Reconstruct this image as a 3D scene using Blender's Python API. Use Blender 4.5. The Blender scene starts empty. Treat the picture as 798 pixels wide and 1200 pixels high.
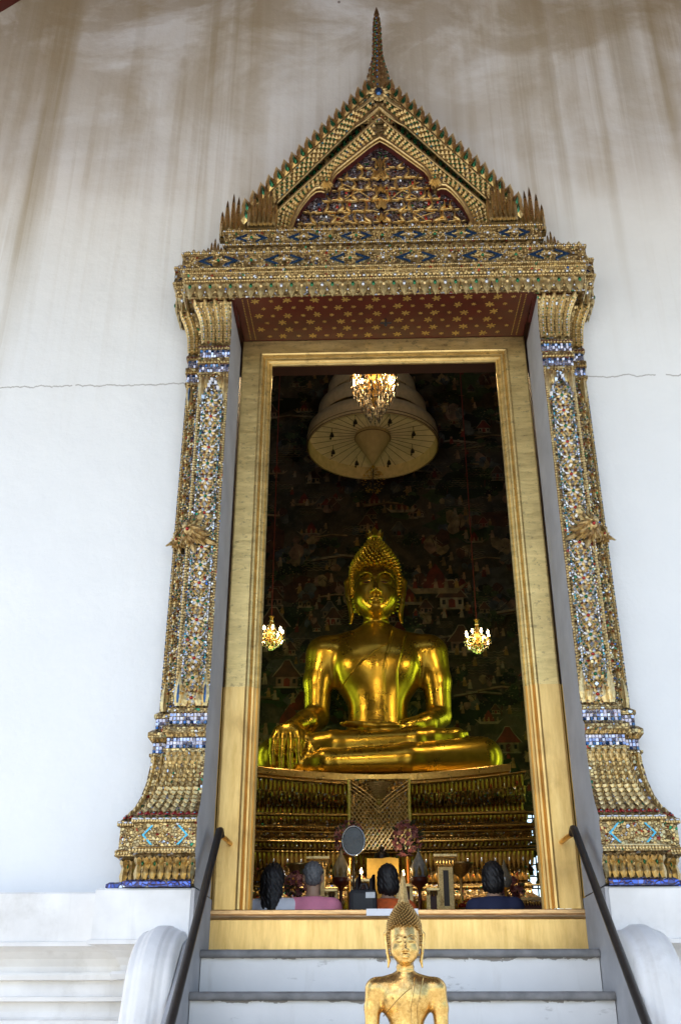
import bpy, math, random
import numpy as np
from mathutils import Vector, Matrix
from math import sin, cos, pi, radians, sqrt, atan2
RND = random.Random(11)
scene = bpy.context.scene
COL = scene.collection

# ------------------------------------------------------------------ camera, sky, sun, exposure
cam_d = bpy.data.cameras.new("camera"); cam = bpy.data.objects.new("camera", cam_d); COL.objects.link(cam)
cam_d.sensor_fit = 'VERTICAL'; cam_d.sensor_height = 36.0; cam_d.lens = 35.0
cam_d.clip_start = 0.05; cam_d.clip_end = 2000
PITCH, YAW = radians(26.9), radians(1.8)
cam.location = (-0.16, -7.3, 1.6)
cam.rotation_euler = (pi/2 + PITCH, 0, YAW)
scene.camera = cam

world = bpy.data.worlds.new("World"); scene.world = world; world.use_nodes = True
SUN_EL, SUN_AZ = radians(52), radians(205)          # azimuth of the sun, clockwise from +Y
wn = world.node_tree.nodes; wl = world.node_tree.links
sky = wn.new('ShaderNodeTexSky'); sky.sky_type = 'NISHITA'; sky.sun_disc = False
sky.sun_elevation = SUN_EL; sky.sun_rotation = SUN_AZ
wl.new(sky.outputs[0], wn['Background'].inputs[0]); wn['Background'].inputs[1].default_value = 0.15
sd = bpy.data.lights.new("sun", 'SUN'); so = bpy.data.objects.new("sun", sd); COL.objects.link(so)
sd.energy = 4.5; sd.angle = radians(0.5); sd.color = (1.0, 0.94, 0.85)
sdir = Vector((sin(SUN_AZ)*cos(SUN_EL), cos(SUN_AZ)*cos(SUN_EL), sin(SUN_EL)))
so.rotation_euler = sdir.to_track_quat('Z', 'Y').to_euler()
so.location = (-10, -30, 40)

def area(name, loc, size, direction, energy, color):
    l = bpy.data.lights.new(name, 'AREA'); l.shape = 'RECTANGLE'; l.size, l.size_y = size
    l.energy = energy; l.color = color; l.spread = radians(95)
    o = bpy.data.objects.new(name, l); COL.objects.link(o); o.location = loc
    o.rotation_euler = Vector(direction).to_track_quat('-Z', 'Y').to_euler()
    return o
# unseen lamps added by solid walls to streak the statue green; windows are assumed
for (yy, s) in ((10.4, .7), (13.9, 1.0), (16.8, 1.3)):
    for sx in (-1, 1):
        area("added_green_strip_lamp", (sx*6.9, yy, 7.2), (0.8, 5.0), (-sx, 0, 0.0), 8.5*s, (0.66, 1.0, 0.18))

scene.view_settings.view_transform = 'Standard'; scene.view_settings.look = 'None'
scene.view_settings.gamma = 1.0; scene.view_settings.use_curve_mapping = False
scene.view_settings.exposure = 1.3
scene.render.engine = 'CYCLES'
cy = scene.cycles
cy.max_bounces = 7; cy.diffuse_bounces = 5; cy.glossy_bounces = 4; cy.transmission_bounces = 4
cy.caustics_reflective = False; cy.caustics_refractive = False
cy.sample_clamp_indirect = 4.0; cy.use_denoising = True

# ------------------------------------------------------------------ materials
class G:
    """small wrapper for building node materials"""
    def __init__(s, name):
        s.m = bpy.data.materials.new(name); s.m.use_nodes = True
        s.t = s.m.node_tree; s.n = s.t.nodes; s.b = s.n['Principled BSDF']
        s.pos = s.n.new('ShaderNodeNewGeometry').outputs['Position']
        s.obj = s.n.new('ShaderNodeTexCoord').outputs['Object']
    def link(s, a, b): s.t.links.new(a, b)
    def put(s, sock, v):
        if hasattr(v, 'is_output') or isinstance(v, bpy.types.NodeSocket): s.link(v, sock)
        else: sock.default_value = v
    def mapping(s, vec, scale):
        n = s.n.new('ShaderNodeMapping'); s.put(n.inputs['Vector'], vec); n.inputs['Scale'].default_value = scale
        return n.outputs[0]
    def noise(s, vec, scale, detail=4, rough=0.55, dist=0.0):
        n = s.n.new('ShaderNodeTexNoise'); s.put(n.inputs['Vector'], vec); n.inputs['Scale'].default_value = scale
        n.inputs['Detail'].default_value = detail; n.inputs['Roughness'].default_value = rough
        n.inputs['Distortion'].default_value = dist
        return n.outputs['Fac']
    def voro(s, vec, scale, feature='F1'):
        n = s.n.new('ShaderNodeTexVoronoi'); n.feature = feature
        s.put(n.inputs['Vector'], vec); n.inputs['Scale'].default_value = scale
        return n
    def ramp(s, fac, stops, mode='LINEAR'):
        n = s.n.new('ShaderNodeValToRGB'); s.put(n.inputs[0], fac); n.color_ramp.interpolation = mode
        e = n.color_ramp.elements
        while len(e) < len(stops): e.new(0.5)
        for k, (p, c) in enumerate(stops):
            e[k].position = p; e[k].color = (c, c, c, 1) if isinstance(c, (int, float)) else (*c, 1)
        return n.outputs[0]
    def math(s, op, a, b=0.0, clamp=False):
        n = s.n.new('ShaderNodeMath'); n.operation = op; n.use_clamp = clamp
        s.put(n.inputs[0], a); s.put(n.inputs[1], b); return n.outputs[0]
    def vmath(s, op, a, b):
        n = s.n.new('ShaderNodeVectorMath'); n.operation = op
        s.put(n.inputs[0], a); s.put(n.inputs[1], b); return n.outputs[0]
    def mix(s, fac, a, b, mode='MIX'):
        n = s.n.new('ShaderNodeMix'); n.data_type = 'RGBA'; n.blend_type = mode; n.clamp_factor = True
        s.put(n.inputs['Factor'], fac)
        for k, v in ((6, a), (7, b)):
            if isinstance(v, tuple): n.inputs[k].default_value = (*v, 1)
            else: s.link(v, n.inputs[k])
        return n.outputs[2]
    def sep(s, vec):
        n = s.n.new('ShaderNodeSeparateXYZ'); s.link(vec, n.inputs[0]); return n.outputs
    def bump(s, h, strength=0.3, dist=0.02, normal=None):
        n = s.n.new('ShaderNodeBump'); s.link(h, n.inputs['Height'])
        n.inputs['Strength'].default_value = strength; n.inputs['Distance'].default_value = dist
        if normal is not None: s.link(normal, n.inputs['Normal'])
        return n.outputs[0]
    def out(s, color=None, rough=None, metal=None, normal=None, **kw):
        for k, v in (('Base Color', color), ('Roughness', rough), ('Metallic', metal), ('Normal', normal)):
            if v is None: continue
            if isinstance(v, tuple): s.b.inputs[k].default_value = (*v, 1)
            else: s.put(s.b.inputs[k], v)
        for k, v in kw.items(): s.b.inputs[k.replace('_', ' ')].default_value = v
        return s.m

def plain(name, color, rough=0.5, metal=0.0, var=0.25, scale=12, bump=0.15, bdist=0.01):
    g = G(name); n = g.noise(g.obj, scale, 5)
    c = g.mix(g.ramp(n, [(0.3, 0.0), (0.7, 1.0)]), tuple(x*(1-var) for x in color), color)
    return g.out(c, g.math('ADD', g.math('MULTIPLY', n, 0.25), rough-0.12), metal, g.bump(n, bump, bdist))

def wall_material():
    g = G('limewashed_plaster'); x, y, z = g.sep(g.pos)
    base = g.mix(g.noise(g.pos, 0.8, 6), (0.69, 0.70, 0.705), (0.835, 0.84, 0.83))
    # rain streaks: noise drawn out along z, heavier high up, with a few broad runs that start at the eaves
    st = g.noise(g.mapping(g.pos, (9.0, 1.0, 0.13)), 1.0, 6, 0.68)
    st2 = g.noise(g.mapping(g.pos, (2.1, 1.0, 0.09)), 1.0, 5, 0.55)
    blot = g.noise(g.mapping(g.pos, (0.7, 0.5, 0.9)), 1.0, 7, 0.62, 0.5)
    def rise(v, lo, hi):
        n = g.n.new('ShaderNodeMapRange'); g.link(v, n.inputs[0]); n.inputs[1].default_value = lo; n.inputs[2].default_value = hi; n.clamp = True
        return n.outputs[0]
    jag = g.math('MULTIPLY', g.math('SUBTRACT', st2, 0.5), 3.0)
    h = rise(g.math('ADD', z, jag), 8.3, 12.2)
    low = rise(g.math('ADD', z, jag), 5.9, 9.4)
    s1 = g.ramp(st, [(0.50, 0.0), (0.585, 1.0)]); s2 = g.ramp(st2, [(0.50, 0.0), (0.59, 1.0)])
    patch = g.ramp(g.noise(g.mapping(g.pos, (0.45, 1.0, 0.22)), 1.0, 5, 0.6, 0.4), [(0.42, 0.12), (0.58, 1.0)])
    f1 = g.math('MULTIPLY', g.math('ADD', g.math('MULTIPLY', s2, 0.36), g.math('MULTIPLY', s1, 0.26)), g.math('MULTIPLY', low, patch))
    xw = g.math('ADD', x, g.math('MULTIPLY', g.math('SUBTRACT', g.noise(g.mapping(g.pos, (0.4, 1, 0.5)), 1.0, 3), 0.5), 0.16))
    runs = None
    for x0, w, k, zend in ((-3.42, .13, .85, 6.8), (-3.75, .07, .5, 8.4), (-1.75, .10, .55, 8.8), (-1.50, .05, .5, 9.2), (1.50, .10, .45, 8.6), (1.78, .06, .5, 7.6), (2.62, .15, .85, 8.2), (2.98, .07, .6, 8.4), (2.25, .05, .4, 7.0), (-2.6, .05, .3, 8.5)):
        d = g.math('ABSOLUTE', g.math('SUBTRACT', xw, x0), 0)
        r = g.math('MULTIPLY', rise(d, w*1.35, w*.4), g.math('MULTIPLY', rise(g.math('ADD', z, g.math('MULTIPLY', jag, .5)), zend, zend+2.2), k))
        runs = r if runs is None else g.math('MAXIMUM', runs, r)
    runs = g.math('MULTIPLY', runs, g.ramp(st, [(0.30, 0.45), (0.6, 1.0)]))
    c = g.mix(g.math('MULTIPLY', g.math('MULTIPLY', h, patch), 0.8), base, (0.62, 0.56, 0.44))
    c = g.mix(f1, c, (0.40, 0.33, 0.23))
    c = g.mix(g.math('MULTIPLY', runs, .75), c, (0.31, 0.24, 0.125))
    # damp patches, with a slanted edge left by an older roof line over the pediment
    slant = g.math('ADD', g.math('MULTIPLY', g.math('ABSOLUTE', x, 0), 0.85), z)
    e = rise(g.math('ADD', slant, g.math('MULTIPLY', blot, 0.9)), 10.7, 10.95)
    c = g.mix(g.math('MULTIPLY', g.math('MULTIPLY', e, g.ramp(blot, [(0.40, 0.0), (0.54, 1.0)])), g.math('MULTIPLY', h, 0.85)), c, (0.36, 0.28, 0.165))
    # two hairline cracks, one level and one dipping
    wob = g.math('MULTIPLY', g.math('SUBTRACT', g.noise(g.mapping(g.pos, (6, 1, 1)), 1.0, 6, 0.7), 0.5), 0.11)
    d = g.math('ABSOLUTE', g.math('SUBTRACT', g.math('ADD', z, wob), 6.60), 0)
    cr = g.math('MULTIPLY', g.math('LESS_THAN', d, 0.006), g.math('GREATER_THAN', g.noise(g.mapping(g.pos, (1.6, 1, 1)), 1.0, 3), 0.36))
    c = g.mix(g.math('MULTIPLY', cr, 0.65), c, (0.24, 0.21, 0.18))
    # spots
    v = g.voro(g.mapping(g.pos, (1.3, 1.0, 1.0)), 1.0)
    sp = g.math('LESS_THAN', v.outputs['Distance'], 0.022)
    c = g.mix(g.math('MULTIPLY', sp, 0.8), c, (0.16, 0.13, 0.11))
    bm = g.math('ADD', g.math('MULTIPLY', g.noise(g.pos, 2.2, 7, 0.6), 1.0), g.math('MULTIPLY', cr, -0.5))
    return g.out(c, 0.75, 0.0, g.bump(bm, 0.35, 0.06))

def whitewash(name, c1=(0.83, 0.81, 0.78), c2=(0.68, 0.66, 0.63)):
    g = G(name); n = g.noise(g.pos, 3.0, 6)
    st = g.noise(g.mapping(g.pos, (9, 9, 0.8)), 1.0, 4)
    c = g.mix(g.ramp(n, [(0.35, 0.0), (0.7, 1.0)]), c2, c1)
    c = g.mix(g.math('MULTIPLY', g.ramp(st, [(0.58, 0.0), (0.75, 1.0)]), 0.25), c, (0.42, 0.39, 0.35))
    fl = g.noise(g.pos, 1.7, 8, 0.7); c = g.mix(g.math('MULTIPLY', g.ramp(fl, [(0.56, 0.0), (0.66, 1.0)]), 0.30), c, (0.47, 0.44, 0.39))
    return g.out(c, 0.65, 0.0, g.bump(g.noise(g.pos, 9, 6), 0.18, 0.02))

def riser_material():
    """white paint chipped off along the top of each riser (riser tops every 0.26 m)"""
    g = G('chipped_white_riser'); x, y, z = g.sep(g.pos)
    n = g.noise(g.pos, 3.0, 6)
    c = g.mix(n, (0.66, 0.64, 0.61), (0.87, 0.85, 0.82))
    fr = g.math('FRACT', g.math('DIVIDE', g.math('SUBTRACT', z, 1.96), 0.26), 0)       # 1 just under a slab
    ch = g.noise(g.mapping(g.pos, (5, 5, 12)), 1.0, 7, 0.65)
    m = g.math('GREATER_THAN', g.math('ADD', g.math('MULTIPLY', ch, 1.0), g.math('MULTIPLY', g.math('SUBTRACT', fr, 0.86), 1.6)), 0.665)
    c = g.mix(g.math('MULTIPLY', m, 0.85), c, (0.22, 0.19, 0.16))
    c = g.mix(g.math('MULTIPLY', g.ramp(g.noise(g.mapping(g.pos, (7, 7, 1.2)), 1.0, 4), [(0.6, 0.0), (0.8, 1.0)]), 0.45), c, (0.45, 0.40, 0.33))
    sc = g.noise(g.mapping(g.pos, (1.6, 3, 5)), 1.0, 8, 0.72); c = g.mix(g.math('MULTIPLY', g.ramp(sc, [(0.60, 0.0), (0.64, 1.0)]), 0.5), c, (0.36, 0.33, 0.29))
    return g.out(c, 0.6, 0.0, g.bump(g.math('SUBTRACT', n, g.math('MULTIPLY', m, 0.3)), 0.3, 0.02))

def mosaic(name, scale=42, gold=(0.42, 0.26, 0.06), gold2=(0.66, 0.44, 0.13), glass=0.12, rough=0.26, tilt=0.55):
    """gilded lacquer set with chips of coloured mirror glass"""
    g = G(name); v = g.voro(g.obj, scale); sp = g.n.new('ShaderNodeSeparateColor'); g.link(v.outputs['Color'], sp.inputs[0])
    a = 1.0 - glass*2.0
    c = g.ramp(sp.outputs[0], [(0.0, tuple(k*0.55 for k in gold)), (0.25*a, gold), (0.62*a, gold2), (a, (0.62, 0.66, 0.72)),
                               (a+glass*0.9, (0.03, 0.24, 0.12)), (a+glass*1.25, (0.40, 0.05, 0.03)), (a+glass*1.5, (0.05, 0.14, 0.40)), (a+glass*1.65, (0.75, 0.62, 0.30))], 'CONSTANT')
    edge = g.voro(g.obj, scale, 'DISTANCE_TO_EDGE')
    ed = g.ramp(edge.outputs['Distance'], [(0.0, 0.0), (0.10, 1.0)])
    c = g.mix(ed, (0.12, 0.06, 0.025), c)
    dirt = g.noise(g.obj, 6, 5)
    c = g.mix(g.math('MULTIPLY', g.ramp(dirt, [(0.45, 0.0), (0.75, 1.0)]), 0.35), c, (0.14, 0.09, 0.04))
    geo = g.n.new('ShaderNodeNewGeometry').outputs['Normal']
    off = g.vmath('SUBTRACT', v.outputs['Color'], (0.5, 0.5, 0.5))
    sc = g.n.new('ShaderNodeVectorMath'); sc.operation = 'SCALE'; g.link(off, sc.inputs[0]); sc.inputs['Scale'].default_value = tilt
    nn = g.vmath('NORMALIZE', g.vmath('ADD', geo, sc.outputs[0]), (0, 0, 0))
    return g.out(c, rough, 0.85, g.bump(ed, 0.5, 0.008, nn))

def gilt(name, c1, c2, rough=0.35, scale=7, dark=(0.20, 0.13, 0.05), amount=0.5, stretch=(1, 1, 1), bump=0.25, lo=0.55, hi=0.8):
    g = G(name); vec = g.mapping(g.obj, stretch)
    n = g.noise(vec, scale, 7, 0.65); n2 = g.noise(vec, scale*4.5, 4, 0.6)
    c = g.mix(g.ramp(n2, [(0.35, 0.0), (0.65, 1.0)]), c1, c2)
    c = g.mix(g.math('MULTIPLY', g.ramp(n, [(lo, 0.0), (hi, 1.0)]), amount), c, dark)
    r = g.math('ADD', g.math('MULTIPLY', n, 0.35), rough-0.17)
    return g.out(c, r, 0.9, g.bump(g.math('ADD', n, g.math('MULTIPLY', n2, 0.3)), bump, 0.012))

def frame_gold(name, new=False):
    """old gold leaf rubbed through in level brush strokes, or newer brushed brass-coloured sheet"""
    g = G(name); n = g.noise(g.mapping(g.obj, (5, 5, 26) if not new else (22, 22, 3)), 1.0, 7, 0.7)
    m = g.noise(g.obj, 2.6, 6, 0.6, 0.4); k = g.noise(g.obj, 40, 3)
    if new:
        c = g.mix(g.ramp(n, [(0.3, 0.0), (0.7, 1.0)]), (0.66, 0.41, 0.125), (0.90, 0.61, 0.23))
        c = g.mix(g.math('MULTIPLY', g.ramp(m, [(0.56, 0.0), (0.72, 1.0)]), 0.45), c, (0.45, 0.28, 0.10))
        sp = g.voro(g.obj, 3.2)
        c = g.mix(g.math('LESS_THAN', sp.outputs['Distance'], 0.035), c, (0.10, 0.06, 0.03))
        return g.out(c, g.math('ADD', g.math('MULTIPLY', m, 0.3), 0.28), 0.85, g.bump(n, 0.2, 0.006))
    c = g.mix(g.ramp(n, [(0.3, 0.0), (0.68, 1.0)]), (0.58, 0.41, 0.15), (0.90, 0.68, 0.29))
    c = g.mix(g.math('MULTIPLY', g.ramp(m, [(0.48, 0.0), (0.66, 1.0)]), 0.35), c, (0.27, 0.18, 0.08))
    m2 = g.noise(g.mapping(g.obj, (16, 16, 24)), 1.0, 8, 0.75); c = g.mix(g.math('MULTIPLY', g.ramp(m2, [(0.56, 0.0), (0.62, 1.0)]), 0.5), c, (0.20, 0.13, 0.06))
    c = g.mix(g.ramp(k, [(0.66, 0.0), (0.72, 0.7)]), c, (0.13, 0.09, 0.05))
    return g.out(c, g.math('ADD', g.math('MULTIPLY', n, 0.35), 0.25), 0.85, g.bump(n, 0.45, 0.006))

def glass_chip(name, color, rough=0.12):
    g = G(name); n = g.noise(g.obj, 60, 2)
    c = g.mix(n, tuple(k*0.6 for k in color), color)
    return g.out(c, rough, 0.75, g.bump(n, 0.2, 0.004))

def emit(name, color, strength):
    g = G(name); g.b.inputs['Emission Color'].default_value = (*color, 1); g.b.inputs['Emission Strength'].default_value = strength
    g.b.inputs['Base Color'].default_value = (*color, 1)
    return g.m

M = {}
M['wall'] = wall_material()
M['white'] = whitewash('whitewashed_plaster')
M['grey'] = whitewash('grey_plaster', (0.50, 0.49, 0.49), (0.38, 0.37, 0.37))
M['riser'] = riser_material()
M['slab'] = plain('worn_stone', (0.26, 0.25, 0.24), 0.6, 0, 0.5, 8, 0.4, 0.02)
M['pave'] = plain('courtyard_paving', (0.435, 0.428, 0.40), 0.8, 0, 0.3, 0.6, 0.2, 0.02)
M['mosaic'] = mosaic('gilded_glass_mosaic', 48, (0.36, 0.255, 0.105), (0.58, 0.43, 0.19), 0.045, 0.28, 0.45)
M['mosaic_fine'] = mosaic('fine_glass_mosaic', 60, (0.30, 0.21, 0.09), (0.52, 0.39, 0.18), 0.13, 0.2, 0.8)
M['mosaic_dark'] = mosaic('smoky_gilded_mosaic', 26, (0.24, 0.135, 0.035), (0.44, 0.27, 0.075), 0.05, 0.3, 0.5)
M['gold'] = gilt('gilded_lacquer', (0.50, 0.355, 0.15), (0.74, 0.56, 0.27), 0.34, 9, amount=0.6)
M['gold_old'] = gilt('aged_gilding', (0.36, 0.255, 0.11), (0.58, 0.43, 0.20), 0.4, 11, amount=0.7)
M['tip'] = gilt('blackened_gilding', (0.16, 0.10, 0.05), (0.34, 0.22, 0.09), 0.45, 14, amount=0.7)
M['buddha'] = gilt('polished_gold', (0.60, 0.395, 0.04), (0.72, 0.49, 0.065), 0.285, 1.6, (0.45, 0.25, 0.04), 0.35, bump=0.05)
M['leaf'] = gilt('worn_gold_leaf', (0.50, 0.31, 0.09), (0.72, 0.48, 0.17), 0.25, 2.2, (0.09, 0.055, 0.025), 0.7, bump=0.15, lo=0.53, hi=0.72)
M['leaf_hair'] = gilt('dull_gold_leaf', (0.26, 0.16, 0.055), (0.44, 0.29, 0.11), 0.42, 4, (0.10, 0.065, 0.03), 0.6)
M['frame_old'] = frame_gold('old_gold_leaf_frame')
M['frame_new'] = frame_gold('brushed_gold_cover', True)
M['frame_lip'] = gilt('pinkish_worn_gold', (0.58, 0.36, 0.17), (0.76, 0.50, 0.24), 0.33, 3, (0.22, 0.13, 0.07), 0.7, stretch=(1, 6, 6))
M['edge'] = plain('yellow_painted_edge', (0.62, 0.36, 0.05), 0.5)
M['green'] = glass_chip('green_glass', (0.025, 0.17, 0.075))
M['blue'] = glass_chip('blue_glass', (0.06, 0.15, 0.34))
M['cyan'] = glass_chip('turquoise_glass', (0.07, 0.33, 0.44))
M['mirror'] = glass_chip('mirror_glass', (0.62, 0.65, 0.72), 0.12)
M['lilac'] = glass_chip('blue_white_mirror_glass', (0.55, 0.58, 0.76), 0.12)
M['redgem'] = glass_chip('red_glass', (0.42, 0.04, 0.03))
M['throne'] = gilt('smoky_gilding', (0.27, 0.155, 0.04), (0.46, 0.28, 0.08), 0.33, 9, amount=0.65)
M['throne_edge'] = gilt('rubbed_gold_edge', (0.58, 0.36, 0.09), (0.74, 0.48, 0.14), 0.3, 6, amount=0.5)
M['gold_bright'] = gilt('bright_gold_leaf', (0.62, 0.42, 0.15), (0.82, 0.60, 0.26), 0.3, 12, amount=0.35)
M['violet'] = mosaic('violet_glass_ground', 34, (0.17, 0.14, 0.18), (0.27, 0.24, 0.29), 0.10, 0.25, 0.5)
M['red'] = plain('red_lacquer', (0.105, 0.012, 0.007), 0.45, 0, 0.45, 6, 0.15)
M['darkred'] = plain('dark_red_lacquer', (0.10, 0.014, 0.010), 0.5, 0, 0.4, 8)
M['stencil'] = plain('stencilled_gold', (0.62, 0.40, 0.10), 0.4, 0.5, 0.35, 20)
M['bluetile'] = mosaic('blue_glazed_tile', 30, (0.05, 0.10, 0.42), (0.10, 0.18, 0.62), 0.03, 0.2, 0.25)
M['iron'] = plain('dark_painted_iron', (0.035, 0.03, 0.028), 0.4, 0.3, 0.3, 20)
M['timber'] = plain('red_brown_timber', (0.09, 0.035, 0.018), 0.55, 0, 0.4, 5)
M['darkwall'] = plain('dark_painted_wall', (0.035, 0.028, 0.02), 0.8, 0, 0.5, 1.5)
M['hallfloor'] = plain('hall_floor_stone', (0.16, 0.08, 0.05), 0.35, 0, 0.3, 3)
M['cloth'] = plain('cream_cloth', (0.70, 0.54, 0.29), 0.8, 0, 0.25, 9, 0.3, 0.02)
M['cloth_rib'] = plain('brown_trim', (0.12, 0.07, 0.03), 0.6)
M['brass'] = plain('brass', (0.70, 0.42, 0.10), 0.3, 0.9, 0.25, 15)
M['crystal'] = glass_chip('cut_crystal', (0.85, 0.80, 0.70), 0.05)
M['bulb'] = emit('lit_bulb', (1.0, 0.72, 0.32), 22)
M['flame'] = emit('candle_flame', (1.0, 0.70, 0.30), 18)
M['cord'] = plain('red_cord', (0.16, 0.015, 0.012), 0.7)

# ------------------------------------------------------------------ mesh building
class MB:
    def __init__(s): s.v = []; s.f = []; s.m = []; s.s = []
    def add(s, vs, fs, mi=0, smooth=False):
        b = len(s.v); s.v.extend([tuple(map(float, p)) for p in vs])
        s.f.extend([tuple(b+i for i in f) for f in fs]); s.m.extend([mi]*len(fs)); s.s.extend([smooth]*len(fs))
    def box(s, x0, x1, y0, y1, z0, z1, mi=0):
        s.add([(x0,y0,z0),(x1,y0,z0),(x1,y1,z0),(x0,y1,z0),(x0,y0,z1),(x1,y0,z1),(x1,y1,z1),(x0,y1,z1)],
              [(0,3,2,1),(4,5,6,7),(0,1,5,4),(1,2,6,5),(2,3,7,6),(3,0,4,7)], mi)
    def grid(s, rows, mi=0, smooth=False, closed=False):
        """rows of equal length joined by quads"""
        n = len(rows[0]); vs = [p for r in rows for p in r]; fs = []
        for i in range(len(rows)-1):
            for j in range(n if closed else n-1):
                k = (j+1) % n
                fs.append((i*n+j, i*n+k, (i+1)*n+k, (i+1)*n+j))
        s.add(vs, fs, mi, smooth)
    def sweep(s, path, prof, mi=0, smooth=False):
        """path: plan polyline (x,y); prof: (offset outward, z). Outward lies to the right of the walking direction."""
        n = len(path); nor = []
        for i in range(n-1):
            dx, dy = path[i+1][0]-path[i][0], path[i+1][1]-path[i][1]; l = sqrt(dx*dx+dy*dy) or 1
            nor.append((dy/l, -dx/l))
        off = []
        for i in range(n):
            if i == 0: off.append(nor[0])
            elif i == n-1: off.append(nor[-1])
            else:
                a, b = nor[i-1], nor[i]; k = 1 + a[0]*b[0] + a[1]*b[1]
                off.append(((a[0]+b[0])/k, (a[1]+b[1])/k))
        rows = [[(path[i][0]+off[i][0]*d, path[i][1]+off[i][1]*d, z) for i in range(n)] for d, z in prof]
        s.grid(rows, mi, smooth)
    def lathe(s, prof, c, n=16, mi=0, smooth=True, flut=0.0, nf=0):
        rows = []
        for r, z in prof:
            rows.append([(c[0]+r*(1+flut*cos(nf*2*pi*j/n))*cos(2*pi*j/n), c[1]+r*(1+flut*cos(nf*2*pi*j/n))*sin(2*pi*j/n), c[2]+z) for j in range(n)])
        s.grid(rows, mi, smooth, closed=True)
    def tube(s, pts, rad, n=6, mi=0, smooth=True):
        pts = [Vector(p) for p in pts]; rows = []
        if not hasattr(rad, '__len__'): rad = [rad]*len(pts)
        up = Vector((0.13, 0.27, 0.95))
        for i, p in enumerate(pts):
            t = (pts[min(i+1, len(pts)-1)]-pts[max(i-1, 0)]).normalized()
            a = t.cross(up)
            if a.length < 0.05: a = t.cross(Vector((1, 0, 0)))
            a.normalize(); b = t.cross(a)
            rows.append([p + (a*cos(2*pi*j/n)+b*sin(2*pi*j/n))*rad[i] for j in range(n)])
        s.grid(rows, mi, smooth, closed=True)
        s.add(rows[0], [tuple(range(n))], mi); s.add(rows[-1], [tuple(range(n-1, -1, -1))], mi)
    def ball(s, c, r, n=8, mi=0, sz=1.0):
        prof = [(max(r*sin(pi*k/(n//2+1)), 0.0004), -r*sz*cos(pi*k/(n//2+1))) for k in range(n//2+2)]
        s.lathe(prof, c, n, mi)
    # relief stamps; (o, r, u) give a point and the right / up directions, the normal is r x u
    def stamp(s, pts, faces, o, r, u, mi=0, smooth=False):
        o, r, u = Vector(o), Vector(r).normalized(), Vector(u).normalized(); n = r.cross(u)
        s.add([o + r*a + u*b + n*c for a, b, c in pts], faces, mi, smooth)
    def pyr(s, o, r, u, w, h, t, mi=0):
        s.stamp([(-w/2,0,0),(0,-h/2,0),(w/2,0,0),(0,h/2,0),(0,0,t)], [(0,1,4),(1,2,4),(2,3,4),(3,0,4)], o, r, u, mi)
    def chip(s, o, r, u, w, h, t, mi=0, tilt=0.0):
        """flat-topped square chip with a tilted face"""
        a = RND.uniform(-tilt, tilt)*t; b = RND.uniform(-tilt, tilt)*t
        s.stamp([(-w/2,-h/2,0),(w/2,-h/2,0),(w/2,h/2,0),(-w/2,h/2,0),(-w*.4,-h*.4,t+a+b),(w*.4,-h*.4,t-a+b),(w*.4,h*.4,t-a-b),(-w*.4,h*.4,t+a-b)],
                [(0,1,5,4),(1,2,6,5),(2,3,7,6),(3,0,4,7),(4,5,6,7)], o, r, u, mi)
    def dome(s, o, r, u, w, h, t, mi=0, n=8):
        p = [(w/2*cos(2*pi*k/n), h/2*sin(2*pi*k/n), 0) for k in range(n)] + [(w*.36*cos(2*pi*k/n), h*.36*sin(2*pi*k/n), t*.7) for k in range(n)] + [(0,0,t)]
        f = [(k, (k+1) % n, n+(k+1) % n, n+k) for k in range(n)] + [(n+k, n+(k+1) % n, 2*n) for k in range(n)]
        s.stamp(p, f, o, r, u, mi, True)
    def leaf(s, o, r, u, w, h, t, mi=0, both=False, bend=0.0, base=0.6):
        L = [(-.5*base,0),(-.5,.28),(-.34,.62),(-.10,.88),(0,1)]
        pts = []; 
        def P(a, b, c): return (a*w + bend*h*b*b, b*h, c)
        prof = L + [(-a, b) for a, b in reversed(L[:-1])]
        pts = [P(a, b, 0) for a, b in prof]
        sp = [P(0, 0, t*.7), P(0, .28, t), P(0, .62, t*.75), P(0, .88, t*.3)]
        n0 = len(pts); pts += sp
        f = [(0, n0, n0+1, 1), (1, n0+1, n0+2, 2), (2, n0+2, n0+3, 3), (3, n0+3, 4),
             (8, 7, n0+1, n0), (7, 6, n0+2, n0+1), (6, 5, n0+3, n0+2), (5, 4, n0+3)]
        s.stamp(pts, f, o, r, u, mi)
        if both:
            s.stamp([(a, b, -c) for a, b, c in pts], [tuple(reversed(q)) for q in f], o, r, u, mi)
    def ribbon(s, pts2, wid, o, r, u, t=0.02, mi=0):
        """raised scroll: a ridge following a 2D curve, tapering by wid"""
        rows = []; o, r, u = Vector(o), Vector(r).normalized(), Vector(u).normalized(); nn = r.cross(u)
        for i, (a, b) in enumerate(pts2):
            p0 = pts2[max(i-1, 0)]; p1 = pts2[min(i+1, len(pts2)-1)]
            dx, dy = p1[0]-p0[0], p1[1]-p0[1]; l = sqrt(dx*dx+dy*dy) or 1
            ex, ey = -dy/l*wid[i]/2, dx/l*wid[i]/2
            q = [(a-ex, b-ey, 0), (a-ex*.5, b-ey*.5, t*.8), (a, b, t), (a+ex*.5, b+ey*.5, t*.8), (a+ex, b+ey, 0)]
            rows.append([o + r*x + u*y + nn*z for x, y, z in q])
        s.grid([list(reversed(q)) for q in rows], mi, True)
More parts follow.
